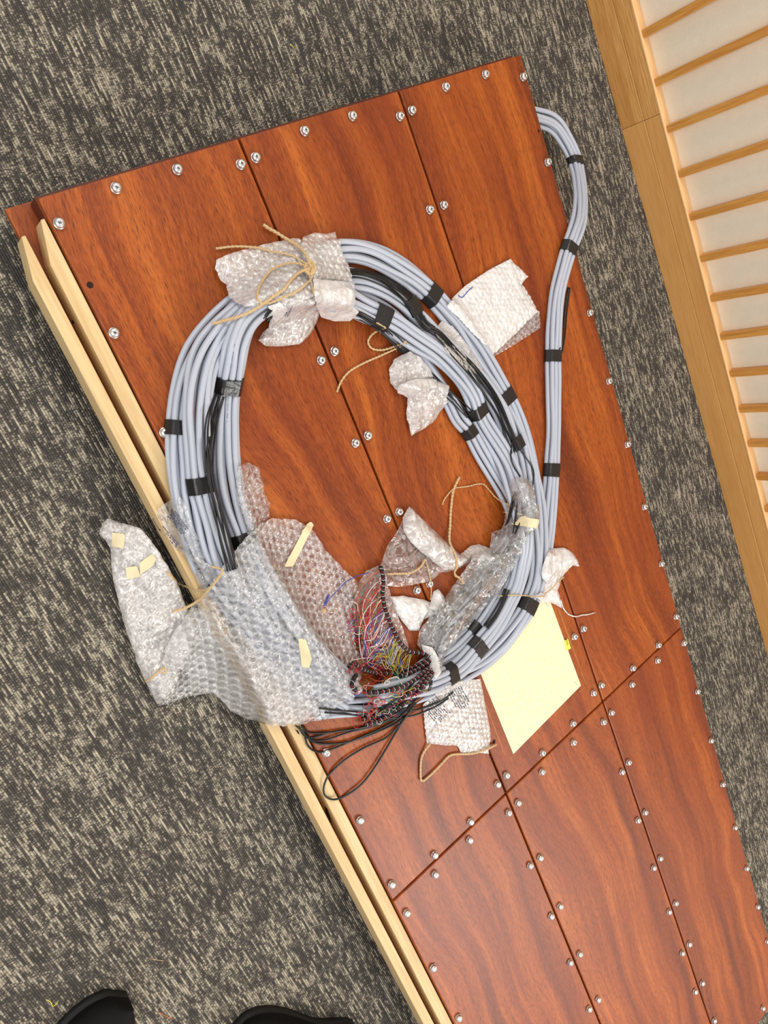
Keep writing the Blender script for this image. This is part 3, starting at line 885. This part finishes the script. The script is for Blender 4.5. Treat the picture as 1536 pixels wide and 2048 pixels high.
def put_text(body, p0, p1, size, mat, parent, h):
    a = at(*p0, h); b_ = at(*p1, h)
    cu = bpy.data.curves.new('lettering', 'FONT'); cu.body = body; cu.size = size; cu.extrude = 0.00005; cu.resolution_u = 2
    t = bpy.data.objects.new('lettering', cu); COL.objects.link(t)
    dg = bpy.context.evaluated_depsgraph_get(); me = bpy.data.meshes.new_from_object(t.evaluated_get(dg))
    bpy.data.objects.remove(t)
    me.name = 'lettering'; me.materials.clear(); me.materials.append(mat)
    o = bpy.data.objects.new('lettering', me); COL.objects.link(o)
    d = b_ - a; o.rotation_euler = (0, 0, math.atan2(d.y, d.x)); o.location = a
    o.parent = parent; o.matrix_parent_inverse = Matrix.Translation(-parent.location)
    return o
put_text('6NL', (1131, 1280), (1136, 1298), .0085, M['inkblack'], yl, .0028)

G_F = 'loose pieces of packing film'
# pieces that lie lowest come first
scribble((470, 688), (-.16, 1.0), 1, 52, 3, '', parent=inn_root, seed=31, sz=.6)
scribble((458, 790), (-.06, 1.0), 1, 60, 3, '', parent=inn_root, seed=32, sz=.6)
w4b = sheet('bubble_wrap', [(985, 690), (1000, 640), (1030, 600), (1078, 622), (1081, 656), (1040, 682), (1008, 702), (988, 713)], M['bubble'], 'thin lower flap of bubble wrap showing from under the white folded piece', 'bubble wrap', bub=(.011, .0042, .0016), seed=4, step=.0018, crump=.003)
w4 = sheet('bubble_wrap', [(895, 612), (908, 594), (933, 570), (978, 540), (1022, 517), (1038, 533), (1058, 552), (1046, 568), (1062, 592), (1078, 622), (1035, 665), (988, 710), (970, 690), (930, 648)], M['white_w'], 'opaque white folded bubble wrap lying right of the coil on the bare panel', 'bubble wrap', bub=(.011, .0044, .0014), seed=6, step=.0018, crump=.006, cs=.02, puff=.006)
wire([(916, 590), (925, 595), (935, 583), (945, 574)], .0008, M['w_blue'], 'blue_thread', 'thin blue thread on the edge of the white folded bubble wrap', 'thread', off=.001)
sheet('film_piece', [(868, 660), (885, 642), (906, 652), (936, 690), (966, 738), (958, 750), (930, 742), (895, 706)], M['bubble_w'], 'crinkled film strip squeezed between the two right cable strands', 'film', crump=.006, cs=.012, seed=9, step=.0018)
w5a = sheet('film_piece', [(785, 766), (782, 738), (792, 718), (822, 702), (845, 715), (866, 742), (874, 775), (840, 792), (818, 789), (800, 786)], M['bubble_w'], 'crumpled bubble wrap tuft inside the coil, below the twine loop', 'film', crump=.014, cs=.022, seed=11, step=.002, puff=.010)
w5b = sheet('film_piece', [(800, 770), (835, 757), (870, 757), (901, 771), (897, 806), (870, 845), (826, 872), (816, 838), (819, 795), (798, 786)], M['bubble_w'], 'pinkish folded film cone pointing down inside the coil beside the right strand', 'film', crump=.014, cs=.03, seed=12, step=.002, puff=.008)
w9 = sheet('bubble_wrap', [(847, 1410), (850, 1451), (855, 1488), (888, 1491), (915, 1492), (924, 1507), (931, 1511), (953, 1505), (979, 1508), (983, 1473), (977, 1435), (969, 1392), (962, 1358), (925, 1362), (890, 1372)], M['bubble_w'], 'pinkish bubble wrap piece with printed lines under the lower cables', 'bubble wrap', bub=(.011, .0042, .0013), crump=.005, seed=14, step=.0018, puff=.004)
scribble((872, 1392), (1.0, 1.15), 9, 46, 4.2, '', parent=w9, seed=4)
scribble((922, 1372), (.55, 1.0), 7, 40, 4.6, '', parent=w9, seed=6)
w10 = sheet('film_piece', [(303, 1037), (316, 1018), (338, 1002), (358, 990), (372, 1010), (385, 1050), (402, 1090), (418, 1135), (395, 1128), (357, 1103), (338, 1090), (318, 1062)], M['film'], 'clear film with printed warning lines over the pine battens left of the coil', 'film', crump=.004, seed=15, step=.0025, lift=.002)
scribble((350, 1022), (.75, 1.0), 5, 46, 4.0, '', parent=w10, seed=7)
scribble((325, 1052), (.95, 1.0), 3, 50, 4.2, '', 'inkv', parent=w10, seed=8)
text('ACHTUNG', (372, 1066), (342, 1036), .0075, M['ink'], w10)
sheet('film_piece', [(393, 1112), (420, 1130), (445, 1138), (430, 1160), (402, 1182), (392, 1150)], M['clear'], 'small clear film pocket on the batten below the left cables', 'film', crump=.008, cs=.02, seed=16, step=.002, puff=.006)
sheet('bubble_wrap', [(480, 932), (498, 925), (520, 935), (529, 958), (532, 985), (544, 1010), (540, 1036), (520, 1062), (500, 1072), (490, 1040), (478, 1000), (474, 960)], M['bubble'], 'upright bubble wrap fold along the inner side of the left cables', 'bubble wrap', bub=(.012, .0048, .0025), crump=.014, cs=.03, seed=17, step=.0018, puff=.012)

# large pieces at the lower left
w3 = sheet('bubble_wrap', [(200, 1068), (206, 1050), (217, 1037), (250, 1048), (283, 1057), (305, 1082), (322, 1106), (343, 1142), (361, 1176), (374, 1212), (392, 1240), (380, 1300), (350, 1385), (318, 1412), (298, 1376), (279, 1334), (264, 1290), (251, 1251), (238, 1200), (228, 1158), (223, 1100), (216, 1085)], M['bubble_w'], 'long white bubble wrap piece with masking tape hanging over the left carpet', 'bubble wrap', lift=.012, blur=.03, bub=(.013, .0048, .0018), crump=.012, cs=.04, seed=19, step=.002, puff=.018)
for q in ([(224, 1065), (251, 1068), (247, 1097), (223, 1093)], [(251, 1135), (274, 1132), (281, 1153), (254, 1159)], [(279, 1126), (305, 1107), (313, 1118), (307, 1131), (281, 1150)]):
    strip(q, M['masking'], None, None, 'tape_strip', parent=w3)
w2b = sheet('bubble_wrap', [(330, 1306), (352, 1262), (388, 1216), (430, 1225), (452, 1270), (500, 1300), (560, 1330), (600, 1372), (640, 1420), (611, 1445), (575, 1451), (541, 1449), (500, 1438), (462, 1420), (439, 1395), (400, 1372), (350, 1330)], M['bubble_m'],
            'crumpled whitish inner fold of bubble wrap over the battens below the big clear sheet', 'bubble wrap', lift=.003, blur=.02, crump=.012, cs=.028, seed=41, step=.002, puff=.010)
w2 = sheet('bubble_wrap', [(500, 1066), (520, 1048), (543, 1036), (591, 1039), (625, 1060), (654, 1103), (697, 1148), (718, 1166), (712, 1212), (708, 1262), (712, 1300), (734, 1325), (722, 1350), (716, 1378), (690, 1402), (658, 1424), (636, 1440), (611, 1447), (575, 1453), (541, 1451), (500, 1440), (462, 1423), (439, 1397), (415, 1386), (380, 1392), (350, 1402), (318, 1413), (298, 1362), (325, 1338), (330, 1306), (345, 1275), (384, 1212), (405, 1186), (423, 1166), (462, 1110)],
           M['bubble'], 'big clear bubble wrap sheet spread over the lower left of the coil', 'bubble wrap', lift=.003, blur=.018, bub=(.0132, .0058, .0034), crump=.010, cs=.07, seed=20, step=.0016)
for q in ([(568, 1134), (586, 1133), (628, 1050), (622, 1043), (612, 1050)], [(596, 1275), (612, 1280), (624, 1318), (618, 1336), (604, 1334)]):
    strip(q, M['masking'], None, None, 'tape_strip', parent=w2)

# pieces around the clear wrapped tube
w7 = sheet('film_piece', [(822, 1014), (861, 1054), (900, 1091), (923, 1111), (939, 1127), (906, 1142), (884, 1145), (864, 1161), (830, 1169), (806, 1174), (776, 1172), (758, 1150), (760, 1133), (776, 1091), (799, 1055), (809, 1033)], M['film'], 'thin clear film sheet over the panel joint inside the coil', 'film', crump=.005, seed=22, step=.002, lift=.006)
sheet('film_piece', [(822, 1014), (840, 1030), (861, 1054), (880, 1074), (900, 1091), (923, 1111), (945, 1092), (962, 1089), (986, 1098), (985, 1125), (960, 1122), (937, 1127), (912, 1141), (892, 1141), (870, 1124), (846, 1105), (824, 1085), (810, 1062), (808, 1036)], M['bubble_w'], 'twisted white film roll above the thin sheet, ending at the clear tube', 'film', crump=.010, cs=.03, seed=23, step=.002, puff=.012)
sheet('film_piece', [(784, 1194), (809, 1192), (850, 1200), (866, 1206), (880, 1228), (851, 1240), (841, 1262), (822, 1262), (806, 1243), (793, 1218)], M['white_w'], 'white pleated foam wrap fan beside the coloured wires', 'film', crump=.010, cs=.02, seed=24, step=.002, puff=.010)
sheet('film_piece', [(866, 1205), (872, 1184), (881, 1179), (893, 1195), (892, 1216), (874, 1226), (862, 1218)], M['white_w'], 'upturned white foam wrap tip above the pleated fan', 'film', crump=.004, cs=.02, seed=25, step=.002, puff=.022)
w6 = sheet('clear_wrap', [(1024, 962), (1046, 952), (1066, 962), (1068, 1000), (1066, 1040), (1058, 1075), (1046, 1110), (1026, 1145), (1000, 1190), (962, 1230), (930, 1268), (893, 1312), (886, 1345), (868, 1352), (858, 1320), (838, 1290), (843, 1262), (872, 1225), (905, 1180), (930, 1145), (950, 1112), (984, 1096), (986, 1066), (1008, 1060), (1016, 1025), (1022, 1000)], M['clear'], 'glossy clear plastic tube wrap around the cable end on the right of the coil', 'film', lift=.003, blur=.009, crump=.013, cs=.022, seed=26, step=.002, puff=.012)
strip([(1017, 1024), (1067, 1039), (1064, 1058), (1012, 1044)], M['masking'], None, None, 'tape_strip', parent=w6)
sheet('film_piece', [(846, 1290), (868, 1296), (880, 1318), (886, 1345), (876, 1360), (866, 1352), (864, 1325), (850, 1305)], M['white_w'], 'gathered whitish film mouth where the dark laced wires leave the clear tube', 'film', crump=.008, cs=.014, seed=27, step=.0016, puff=.012)
sheet('film_piece', [(718, 1168), (732, 1142), (758, 1131), (772, 1150), (785, 1200), (808, 1262), (818, 1296), (800, 1304), (770, 1292), (736, 1296), (712, 1262), (708, 1210)], M['film'], 'thin clear film under the fan of coloured wires', 'film', crump=.006, seed=28, step=.002, lift=.004)
w8 = sheet('film_piece', [(1098, 1101), (1114, 1097), (1133, 1096), (1149, 1106), (1158, 1120), (1163, 1134), (1149, 1132), (1135, 1146), (1126, 1158), (1119, 1181), (1123, 1200), (1128, 1218), (1118, 1212), (1103, 1205), (1079, 1209), (1072, 1193), (1091, 1178), (1086, 1146), (1092, 1125)], M['white_w'], 'torn pinkish white foam scrap on the right of the coil above the cream board', 'film', crump=.010, cs=.03, seed=29, step=.002, puff=.012)
wire([(1121, 1200), (1127, 1218), (1138, 1229), (1152, 1233), (1164, 1230), (1175, 1229), (1190, 1225)], .0016, M['white_w'], 'torn_strand', None, parent=w8, off=.001)

# tied bubble wrap at the top of the coil
p4 = sheet('bubble_wrap', [(545, 628), (570, 612), (594, 585), (632, 585), (645, 612), (642, 630), (630, 658), (616, 676), (602, 688), (577, 691), (552, 692), (533, 691), (519, 680), (528, 664), (541, 654)], M['bubble_w'], 'drooping pink tinted film lobe with print, below the twine knot', 'bubble wrap', crump=.010, cs=.03, seed=31, step=.0018, puff=.012, bub=(.011, .004, .0010))
scribble((592, 598), (-.45, 1.0), 7, 44, 4.6, '', parent=p4, seed=9)
sheet('bubble_wrap', [(432, 537), (435, 518), (454, 509), (482, 500), (515, 492), (555, 482), (594, 475), (608, 478), (618, 500), (628, 521), (634, 556), (632, 590), (610, 600), (577, 618), (558, 612), (533, 607), (507, 611), (491, 613), (476, 605), (460, 593), (454, 569), (442, 559)], M['bubble_w'], 'tied bubble wrap over the top of the coil, left of the knot', 'bubble wrap', lift=.004, blur=.016, crump=.008, cs=.06, seed=32, step=.0016, puff=.008, bub=(.0115, .0036, .0022))
sheet('bubble_wrap', [(607, 473), (632, 464), (652, 466), (672, 463), (680, 478), (688, 507), (700, 531), (707, 563), (670, 562), (630, 560), (616, 530), (604, 498)], M['bubble_w'], 'beige bubble wrap band around the top cables, right of the knot', 'bubble wrap', lift=.004, blur=.014, crump=.006, cs=.05, seed=33, step=.0016, puff=.008, bub=(.0115, .0036, .0020))
sheet('bubble_wrap', [(628, 557), (668, 560), (711, 565), (712, 590), (711, 614), (721, 623), (712, 634), (702, 642), (672, 642), (644, 634), (634, 610), (628, 588)], M['white_w'], 'white crinkled wrap end below the beige band at the top of the coil', 'bubble wrap', lift=.003, blur=.012, crump=.008, cs=.03, seed=34, step=.0018, puff=.008)
sheet('film_piece', [(537, 612), (561, 604), (577, 620), (565, 634), (553, 643), (544, 628)], M['white_w'], 'small white film flap under the tied bubble wrap', 'film', crump=.005, cs=.02, seed=35, step=.0016, puff=.004)

# ------------------------------------------------------------------ twine
def twine(pxs, label, r=.0019, off=.001, fray=3, group='twine ties on the packing', parent=None):
    H = hblur(HM, .003)
    pts = [land(q[0], q[1], (q[2] if len(q) > 2 else 0) + off + r, H) for q in pxs]
    S = resample(pts, .004)
    z = gsm(np.maximum(S[:, 2], TOP + hget(S[:, 0], S[:, 1]) + r), 1.5); S[:, 2] = z
    L_ = np.concatenate([[0], np.cumsum(np.linalg.norm(np.diff(S, axis=0), axis=1))])
    T, Nn, B = frames(S)
    root = empty('twine', tuple(S[0])) if parent is None else parent
    if parent is None: tag(root, label, 'twine', group)
    for k in range(2):                                     # two twisted plies
        ph = L_ * 2 * PI / .013 + k * PI
        Q = S + (Nn * np.cos(ph)[:, None] + B * np.sin(ph)[:, None]) * r * .45
        tube('ply', Q, r * .68, M['twine'], root, 6)
    for k in range(fray * 3):
        i = rnd.randrange(1, len(S) - 1)
        d = T[i] * rnd.uniform(-.4, 1) + Nn[i] * rnd.uniform(-1, 1) + np.array([0, 0, .4]); d /= np.linalg.norm(d)
        l = rnd.uniform(.003, .008)
        tube('fibre', np.array([S[i], S[i] + d * l * .5, S[i] + d * l + np.array([0, 0, -.001])]), .00022, M['twine'], root, 3)
    return root
kn = (620, 533)
t0 = twine([(527, 449), (538, 457), (549, 463), (573, 478), (596, 492), (612, 510), (621, 534), (614, 545)], 'thick upper tail of the bow knot lying across the wrap to the bare panel', r=.0026, off=.004)
twine([(432, 497), (470, 493), (511, 495), (545, 503), (577, 509), (600, 520), (620, 535)], 'left pointing horizontal tail of the bow knot', off=.003)
twine([(620, 536), (592, 526), (565, 529), (541, 541), (524, 563), (515, 585), (518, 602), (533, 607), (560, 598), (590, 584), (610, 570), (622, 557), (624, 538)], 'large bow loop lying on the tied bubble wrap', off=.003)
twine([(620, 536), (598, 545), (581, 561), (567, 579), (549, 591), (530, 605), (505, 621), (480, 632), (446, 642), (424, 648)], 'long lower tail of the bow knot reaching over the left cables', r=.0024, off=.004)
twine([(616, 520), (628, 528), (630, 540), (620, 548), (610, 540), (614, 527), (626, 534), (624, 545)], 'tight knot of the bow on the tied bubble wrap', r=.0028, off=.004)
twine([(618, 548), (622, 565), (627, 582), (629, 590)], 'short thin twine end pointing down from the knot', r=.0012, off=.003)
twine([(752, 645), (770, 655), (754, 662), (741, 672), (736, 685), (744, 697), (764, 700), (785, 694), (812, 683)], 'small open twine loop inside the coil, upper right')
twine([(674, 784), (683, 762), (700, 742), (730, 725), (760, 712), (790, 698), (815, 686)], 'wavy twine tail crossing the panel joint below the small loop')
twine([(919, 954), (912, 968), (906, 984), (902, 1017), (900, 1050), (899, 1087), (907, 1143), (918, 1156), (928, 1168)], 'straight vertical twine running down to the twisted film roll', r=.0024)
twine([(885, 1009), (888, 1000), (896, 989), (908, 977), (925, 974), (939, 972), (955, 968), (968, 969), (978, 980), (992, 996), (1011, 1017)], 'thin bent twine from the knot of the vertical twine to the clear tube', r=.0013)
twine([(775, 1148), (800, 1147), (820, 1146), (840, 1135), (851, 1118)], 'curved twine under the thin film sheet', r=.0020, off=.002)
twine([(852, 1120), (857, 1140), (861, 1160), (862, 1180), (862, 1200)], 'thin vertical twine passing the screw beside the joint', r=.0013, off=.002)
twine([(995, 1193), (1012, 1191), (1030, 1190), (1050, 1191), (1070, 1193), (1088, 1188), (1100, 1180), (1115, 1166), (1127, 1154)], 'thin twine across the right cables to the white foam scrap', r=.0014, off=.003)
twine([(861, 1488), (851, 1499), (843, 1516), (841, 1543), (844, 1562), (861, 1550), (883, 1528), (900, 1511), (921, 1508), (950, 1506), (975, 1498), (992, 1489)], 'bent twine loop on the panel under the printed wrap piece', r=.0022)
twine([(332, 1143), (345, 1155), (358, 1167), (385, 1177), (412, 1180), (436, 1158), (445, 1140), (420, 1132)], 'dark twine over the left batten edge, upper tail', r=.0018, off=.012)
twine([(345, 1223), (370, 1216), (395, 1202), (415, 1182), (440, 1152)], 'frayed twine tail at the left between the two big wraps', r=.0022, off=.014)
twine([(290, 1362), (308, 1352), (320, 1340), (328, 1336), (332, 1344), (322, 1346)], 'little twine knot on the lower left corner of the wrap', r=.0018, off=.004)

# ------------------------------------------------------------------ laced harness with coloured wires
har = empty('wire_harness', tuple(land(857, 1320)))
tag(har, 'black laced harness with a tangle of fine coloured wires spilling from the clear tube', 'wires')
def laced(pxs, r, off):
    H = hblur(HM, .004)
    pts = [land(q[0], q[1], off + r, H) for q in pxs]
    S = resample(pts, .003); S[:, 2] = gsm(S[:, 2], 2)
    tube('laced_trunk', S, r * .8, M['black'], har, 8)
    L_ = np.concatenate([[0], np.cumsum(np.linalg.norm(np.diff(S, axis=0), axis=1))]); T, Nn, B = frames(S)
    l = .001; k = 0; data = {'white': ([], []), 'black': ([], []), 'red': ([], [])}
    cols = ['black', 'white', 'black', 'black', 'black', 'red']
    while l < L_[-1]:
        c = np.array([np.interp(l, L_, S[:, q]) for q in range(3)]); i = int(np.searchsorted(L_, l)); i = min(i, len(S) - 1)
        t, n_, b_ = T[i], Nn[i], B[i]
        ring = np.array([c + (n_ * math.cos(a) + b_ * math.sin(a)) * r * .95 + t * .0012 * math.sin(a) for a in np.linspace(0, 2 * PI, 11)])
        vs, fs = data[cols[k % 6]]
        V, F = tube_data(ring, .00045 if cols[k % 6] != 'black' else .0009, 4, False, len(vs)); vs.extend(V.tolist()); fs.extend(F)
        l += .0016; k += 1
    for nm, (vs, fs) in data.items():
        if vs:
            o = mesh_obj('lacing', vs, fs, M['black'] if nm == 'black' else M['w_' + nm], har, True); o['kind'] = 'stuff'
    return S
trunks = [
    [(761, 1133), (767, 1159), (765, 1188), (769, 1213), (777, 1237), (788, 1262), (802, 1287), (820, 1303), (845, 1307), (860, 1315)],
    [(699, 1336), (708, 1327), (724, 1338), (749, 1345), (777, 1347), (806, 1342), (835, 1330), (857, 1319)],
    [(712, 1350), (706, 1362), (708, 1377), (722, 1383), (749, 1385), (777, 1381), (806, 1373), (831, 1358), (857, 1335)],
    [(724, 1438), (749, 1432), (777, 1414), (806, 1395), (835, 1372), (860, 1340)],
    [(730, 1450), (756, 1441), (785, 1424), (815, 1402), (842, 1378), (864, 1346)],
    [(800, 1352), (820, 1346), (840, 1335), (860, 1322)]]
for i, t in enumerate(trunks): laced(t, .0032, .006 + .002 * (i % 3))
WC = {}
def cwire(pxs, c, r=.00055, off=.006):
    H = cwire.H
    pts = [land(q[0], q[1], off + (q[2] if len(q) > 2 else 0), H) for q in pxs]
    S = resample(pts, .006)
    vs, fs = WC.setdefault(c, ([], []))
    V, F = tube_data(S, r, 4, False, len(vs)); vs.extend(V.tolist()); fs.extend(F)
cwire.H = hblur(HM, .005)
T1 = [Vector(p) for p in trunks[0]]
def along(tr, t):
    f = t * (len(tr) - 1); i = min(int(f), len(tr) - 2); f -= i
    return (tr[i][0] + (tr[i + 1][0] - tr[i][0]) * f, tr[i][1] + (tr[i + 1][1] - tr[i][1]) * f)
R = random.Random(77)
for k in range(95):                                        # the fan beside the long trunk
    t = R.uniform(.02, .85); x, y = along(trunks[0], t)
    if t < .35: c = R.choice(['red', 'red', 'red', 'white', 'green', 'orange'])
    elif t < .6: c = R.choice(['red', 'white', 'blue', 'white', 'orange', 'blue'])
    else: c = R.choice(['yellow', 'yellow', 'white', 'green', 'blue', 'yellow'])
    ex = R.uniform(722, 752) + max(0, t - .45) * 130; ey = R.uniform(1290, 1332)
    bow = R.uniform(10, 46) * (1 - .5 * t)
    z = R.uniform(0, .012)
    cwire([(x, y), (x - bow * .55, y + 12, z), (x - bow - 3, y + R.uniform(28, 50), z), ((x + ex) / 2 - bow * .8, (y + ey) / 2 + 12, z * .8), (ex, ey, z * .4), (ex + R.uniform(0, 22), ey + R.uniform(4, 14))], c)
for k in range(50):                                        # wires following the lower trunks
    tr = R.choice(trunks[1:5]); t = R.uniform(.0, .7); x, y = along(tr, t)
    c = R.choice(['red', 'red', 'white', 'violet', 'green', 'yellow', 'blue', 'orange', 'red'])
    if t > .4 and R.random() < .4: c = R.choice(['yellow', 'orange', 'yellow'])
    dx = R.uniform(18, 60); z = R.uniform(0, .008)
    cwire([(x, y), (x - 8 + R.uniform(-5, 8), y + R.uniform(-14, 14), z), (x + dx * .4, y + R.uniform(-18, 18), z), (x + dx, y - dx * .4 + R.uniform(-8, 8), z * .5)], c)
for k in range(38):                                        # dense red and brown knot low in the harness
    x, y = R.uniform(722, 800), 0; y = 1445 - (x - 722) * .62 + R.uniform(-20, 14)
    c = R.choice(['red', 'red', 'red', 'violet', 'white', 'orange', 'blue', 'green'])
    a = R.uniform(0, 6.28); l = R.uniform(8, 20)
    cwire([(x, y), (x + l * math.cos(a), y + l * math.sin(a), R.uniform(0, .01)), (x + l * math.cos(a + 1), y + l * math.sin(a + 1), R.uniform(0, .01)), (x + l * .6 * math.cos(a + 2.4), y + l * .6 * math.sin(a + 2.4))], c)
for k in range(26):                                        # stray loops on the film
    x, y = R.uniform(698, 742), R.uniform(1215, 1310); a = R.uniform(0, 6.28); l = R.uniform(10, 26)
    cwire([(x, y), (x + l * math.cos(a), y + l * math.sin(a), .004), (x + l * math.cos(a + .9), y + l * math.sin(a + .9), .006), (x + l * .8 * math.cos(a + 2), y + l * .8 * math.sin(a + 2))], R.choice(['red', 'red', 'green', 'blue', 'white', 'orange', 'red']))
for k in range(14):                                        # green and yellow clumps
    x, y = R.choice([(725, 1290), (806, 1362), (795, 1390), (800, 1330)]); x += R.uniform(-8, 8); y += R.uniform(-6, 6)
    c = 'green' if x < 740 or y < 1372 else 'yellow'
    a = R.uniform(0, 6.28)
    cwire([(x, y), (x + 9 * math.cos(a), y + 9 * math.sin(a), .004), (x + 14 * math.cos(a + .6), y + 14 * math.sin(a + .6), .004)], c)
for c, (vs, fs) in WC.items():
    o = mesh_obj('fine_wires', vs, fs, M['w_' + c], har, True); o['kind'] = 'stuff'; o['label'] = c + ' fine wires'
for (pxs, c, nm) in (([(771, 1364), (777, 1358), (784, 1356), (790, 1352), (798, 1358), (803, 1366), (806, 1372)], 'white', 'white_tie'), ([(770, 1362), (768, 1368), (774, 1372), (780, 1368), (778, 1362), (772, 1363)], 'white', 'white_tie')):
    wire(pxs, .0012, M['w_white'], nm, None, parent=har, off=.012)
# blue wire with coiled end and a small tag
bw = wire([(738, 1146), (722, 1149), (705, 1156), (690, 1166), (676, 1180), (664, 1192), (656, 1202), (652, 1212)], .0007, M['w_blue'], 'blue_wire', 'fine blue wire with a coiled end lying on the big bubble sheet', 'wire', off=.003)
P = land(653, 1200, .005); hx = []
for k in range(60):
    a = k * .9; f = k / 59
    q = land(657 - 8 * f, 1190 + 20 * f, .005); hx.append((q.x + .0022 * math.cos(a), q.y + .0022 * math.sin(a), q.z + .001 * math.sin(a)))
tube('coiled_end', np.array(hx), .0005, M['w_blue'], bw, 4)
a = land(648, 1222, .004)
lathe('wax_drop', [(.0045, 0), (.0048, .0008), (.003, .0016)], 12, M['w_tan'], bw, a)

# loose thick black leads at the bottom of the coil
BL = [
 ([(862, 1340), (850, 1372), (826, 1404), (790, 1432), (745, 1450), (690, 1461), (640, 1466), (612, 1462), (604, 1450)], 'black lead of the fan, highest one reaching the batten'),
 ([(860, 1345), (845, 1380), (815, 1415), (775, 1440), (720, 1455), (665, 1464), (625, 1476), (608, 1470), (598, 1455)], 'black lead of the fan, second from the top'),
 ([(858, 1350), (842, 1385), (806, 1424), (760, 1448), (700, 1464), (650, 1480), (620, 1478), (605, 1462), (592, 1450)], 'black lead of the fan, third from the top, ending on the batten'),
 ([(858, 1352), (838, 1392), (800, 1432), (765, 1456), (712, 1478), (668, 1497), (636, 1505), (616, 1492), (610, 1474)], 'black lead of the fan, passing just above the corner screw'),
 ([(860, 1355), (836, 1398), (804, 1438), (760, 1462), (700, 1482), (655, 1488), (628, 1484), (612, 1470)], 'black lead of the fan with a tight bend near the screw'),
 ([(862, 1350), (835, 1400), (800, 1450), (782, 1482), (752, 1532), (725, 1566), (694, 1590), (668, 1598), (650, 1592), (648, 1572), (660, 1548), (690, 1520), (726, 1497), (755, 1484), (776, 1472), (806, 1440), (838, 1398)], 'big lone black lead loop on the lower left panel'),
 ([(640, 1416), (680, 1420), (720, 1424), (770, 1428), (830, 1420), (880, 1402), (905, 1384)], 'black lead along the lowest grey cables, upper one'),
 ([(650, 1426), (700, 1428), (760, 1436), (820, 1432), (870, 1414), (898, 1396)], 'black lead along the lowest grey cables, lower one'),
]
for q, lb in BL: wire(q, .0017, M['black'], 'black_lead', lb, 'wire', group='black leads leaving the laced harness', off=.002, n=8, jit=.8)

# ------------------------------------------------------------------ bits on the carpet
def bit(pxs, mat, label):
    pts = [at(x, y, -TOP + .0035) for x, y in pxs]
    S = resample(pts, .004); o = tube('thread', S - S[0], .0006, mat, None, 4); o.location = Vector(S[0]); tag(o, label, 'thread')
bit([(92, 1999), (101, 2004), (106, 2013), (116, 2004)], M['yellow'], 'tiny yellow thread on the carpet above the left shoe')
bit([(580, 88), (585, 92), (588, 97)], M['yellow'], 'tiny yellow fleck on the carpet above the case')
bit([(304, 1918), (314, 1920), (328, 1922)], M['w_tan'], 'pale short thread on the carpet near the bottom')
bit([(318, 2024), (330, 2032), (346, 2038)], M['w_orange'], 'rust coloured thread between the two shoes')

# ------------------------------------------------------------------ shoes at the bottom edge
def shoe(tip, heel, wid, label):
    a = at(*tip, -TOP + .03); b_ = at(*heel, -TOP + .03); a.z = b_.z = 0
    d = (b_ - a); n_ = Vector((-d.y, d.x, 0)).normalized(); L0 = 0.29; d = d.normalized()
    root = empty('shoe', tuple(a)); tag(root, label, 'shoe', 'dark shoes at the bottom edge')
    def loft(name, prof, zf0, mat, hts):
        vs = []; fs = []; m_ = 20; K = len(hts)
        for i in range(m_ + 1):
            t = i / m_; w0 = wid * prof(t)
            sec = []
            for j in range(13):
                an = PI * j / 12
                zz = zf0 + (hts[0](t)) * math.sin(an) ** .7 if 0 < j < 12 else zf0
                sec.append(a + d * (t * L0) + n_ * (math.cos(an) * w0) + Vector((0, 0, zz)))
            vs.extend([tuple(q) for q in sec])
        for i in range(m_):
            for j in range(12): fs.append((i * 13 + j, i * 13 + j + 1, (i + 1) * 13 + j + 1, (i + 1) * 13 + j))
            fs.append((i * 13 + 12, i * 13, (i + 1) * 13, (i + 1) * 13 + 12))
        fs.append(tuple(range(13))[::-1]); fs.append(tuple(range(m_ * 13, m_ * 13 + 13)))
        return mesh_obj(name, vs, fs, mat, root, True)
    pf = lambda t: (math.sqrt(max(0.0, 1 - (1 - min(t / .28, 1)) ** 2.2)) * .98 + .02) * (1 - .22 * math.exp(-((t - .6) / .18) ** 2)) * (math.sqrt(max(0.02, 1 - max(0, (t - .85) / .15) ** 2)))
    loft('upper', pf, .018, M['shoe'], [lambda t: .03 + .05 * min(1, max(0, (t - .12) / .4)) ** 1.2])
    loft('sole', lambda t: pf(t) * 1.05, .0006, M['sole'], [lambda t: .020])
    for k in range(4):
        c = a + d * (.10 + .022 * k); z = .018 + .03 + .05 * min(1, max(0, ((.10 + .022 * k) / L0 - .12) / .4)) ** 1.2
        P = np.array([tuple(c + n_ * w_ * wid * .45 + Vector((0, 0, z * (1 - .18 * abs(w_)) + .001))) for w_ in (-1, -.5, 0, .5, 1)])
        tube('lace', P, .0022, M['sole'], root, 6)
    return root
shoe((262, 2006), (120, 2160), .052, 'left black shoe, its toe just inside the bottom edge of the view')
shoe((470, 2078), (800, 2118), .045, 'right black shoe lying lengthwise along the bottom edge of the view')
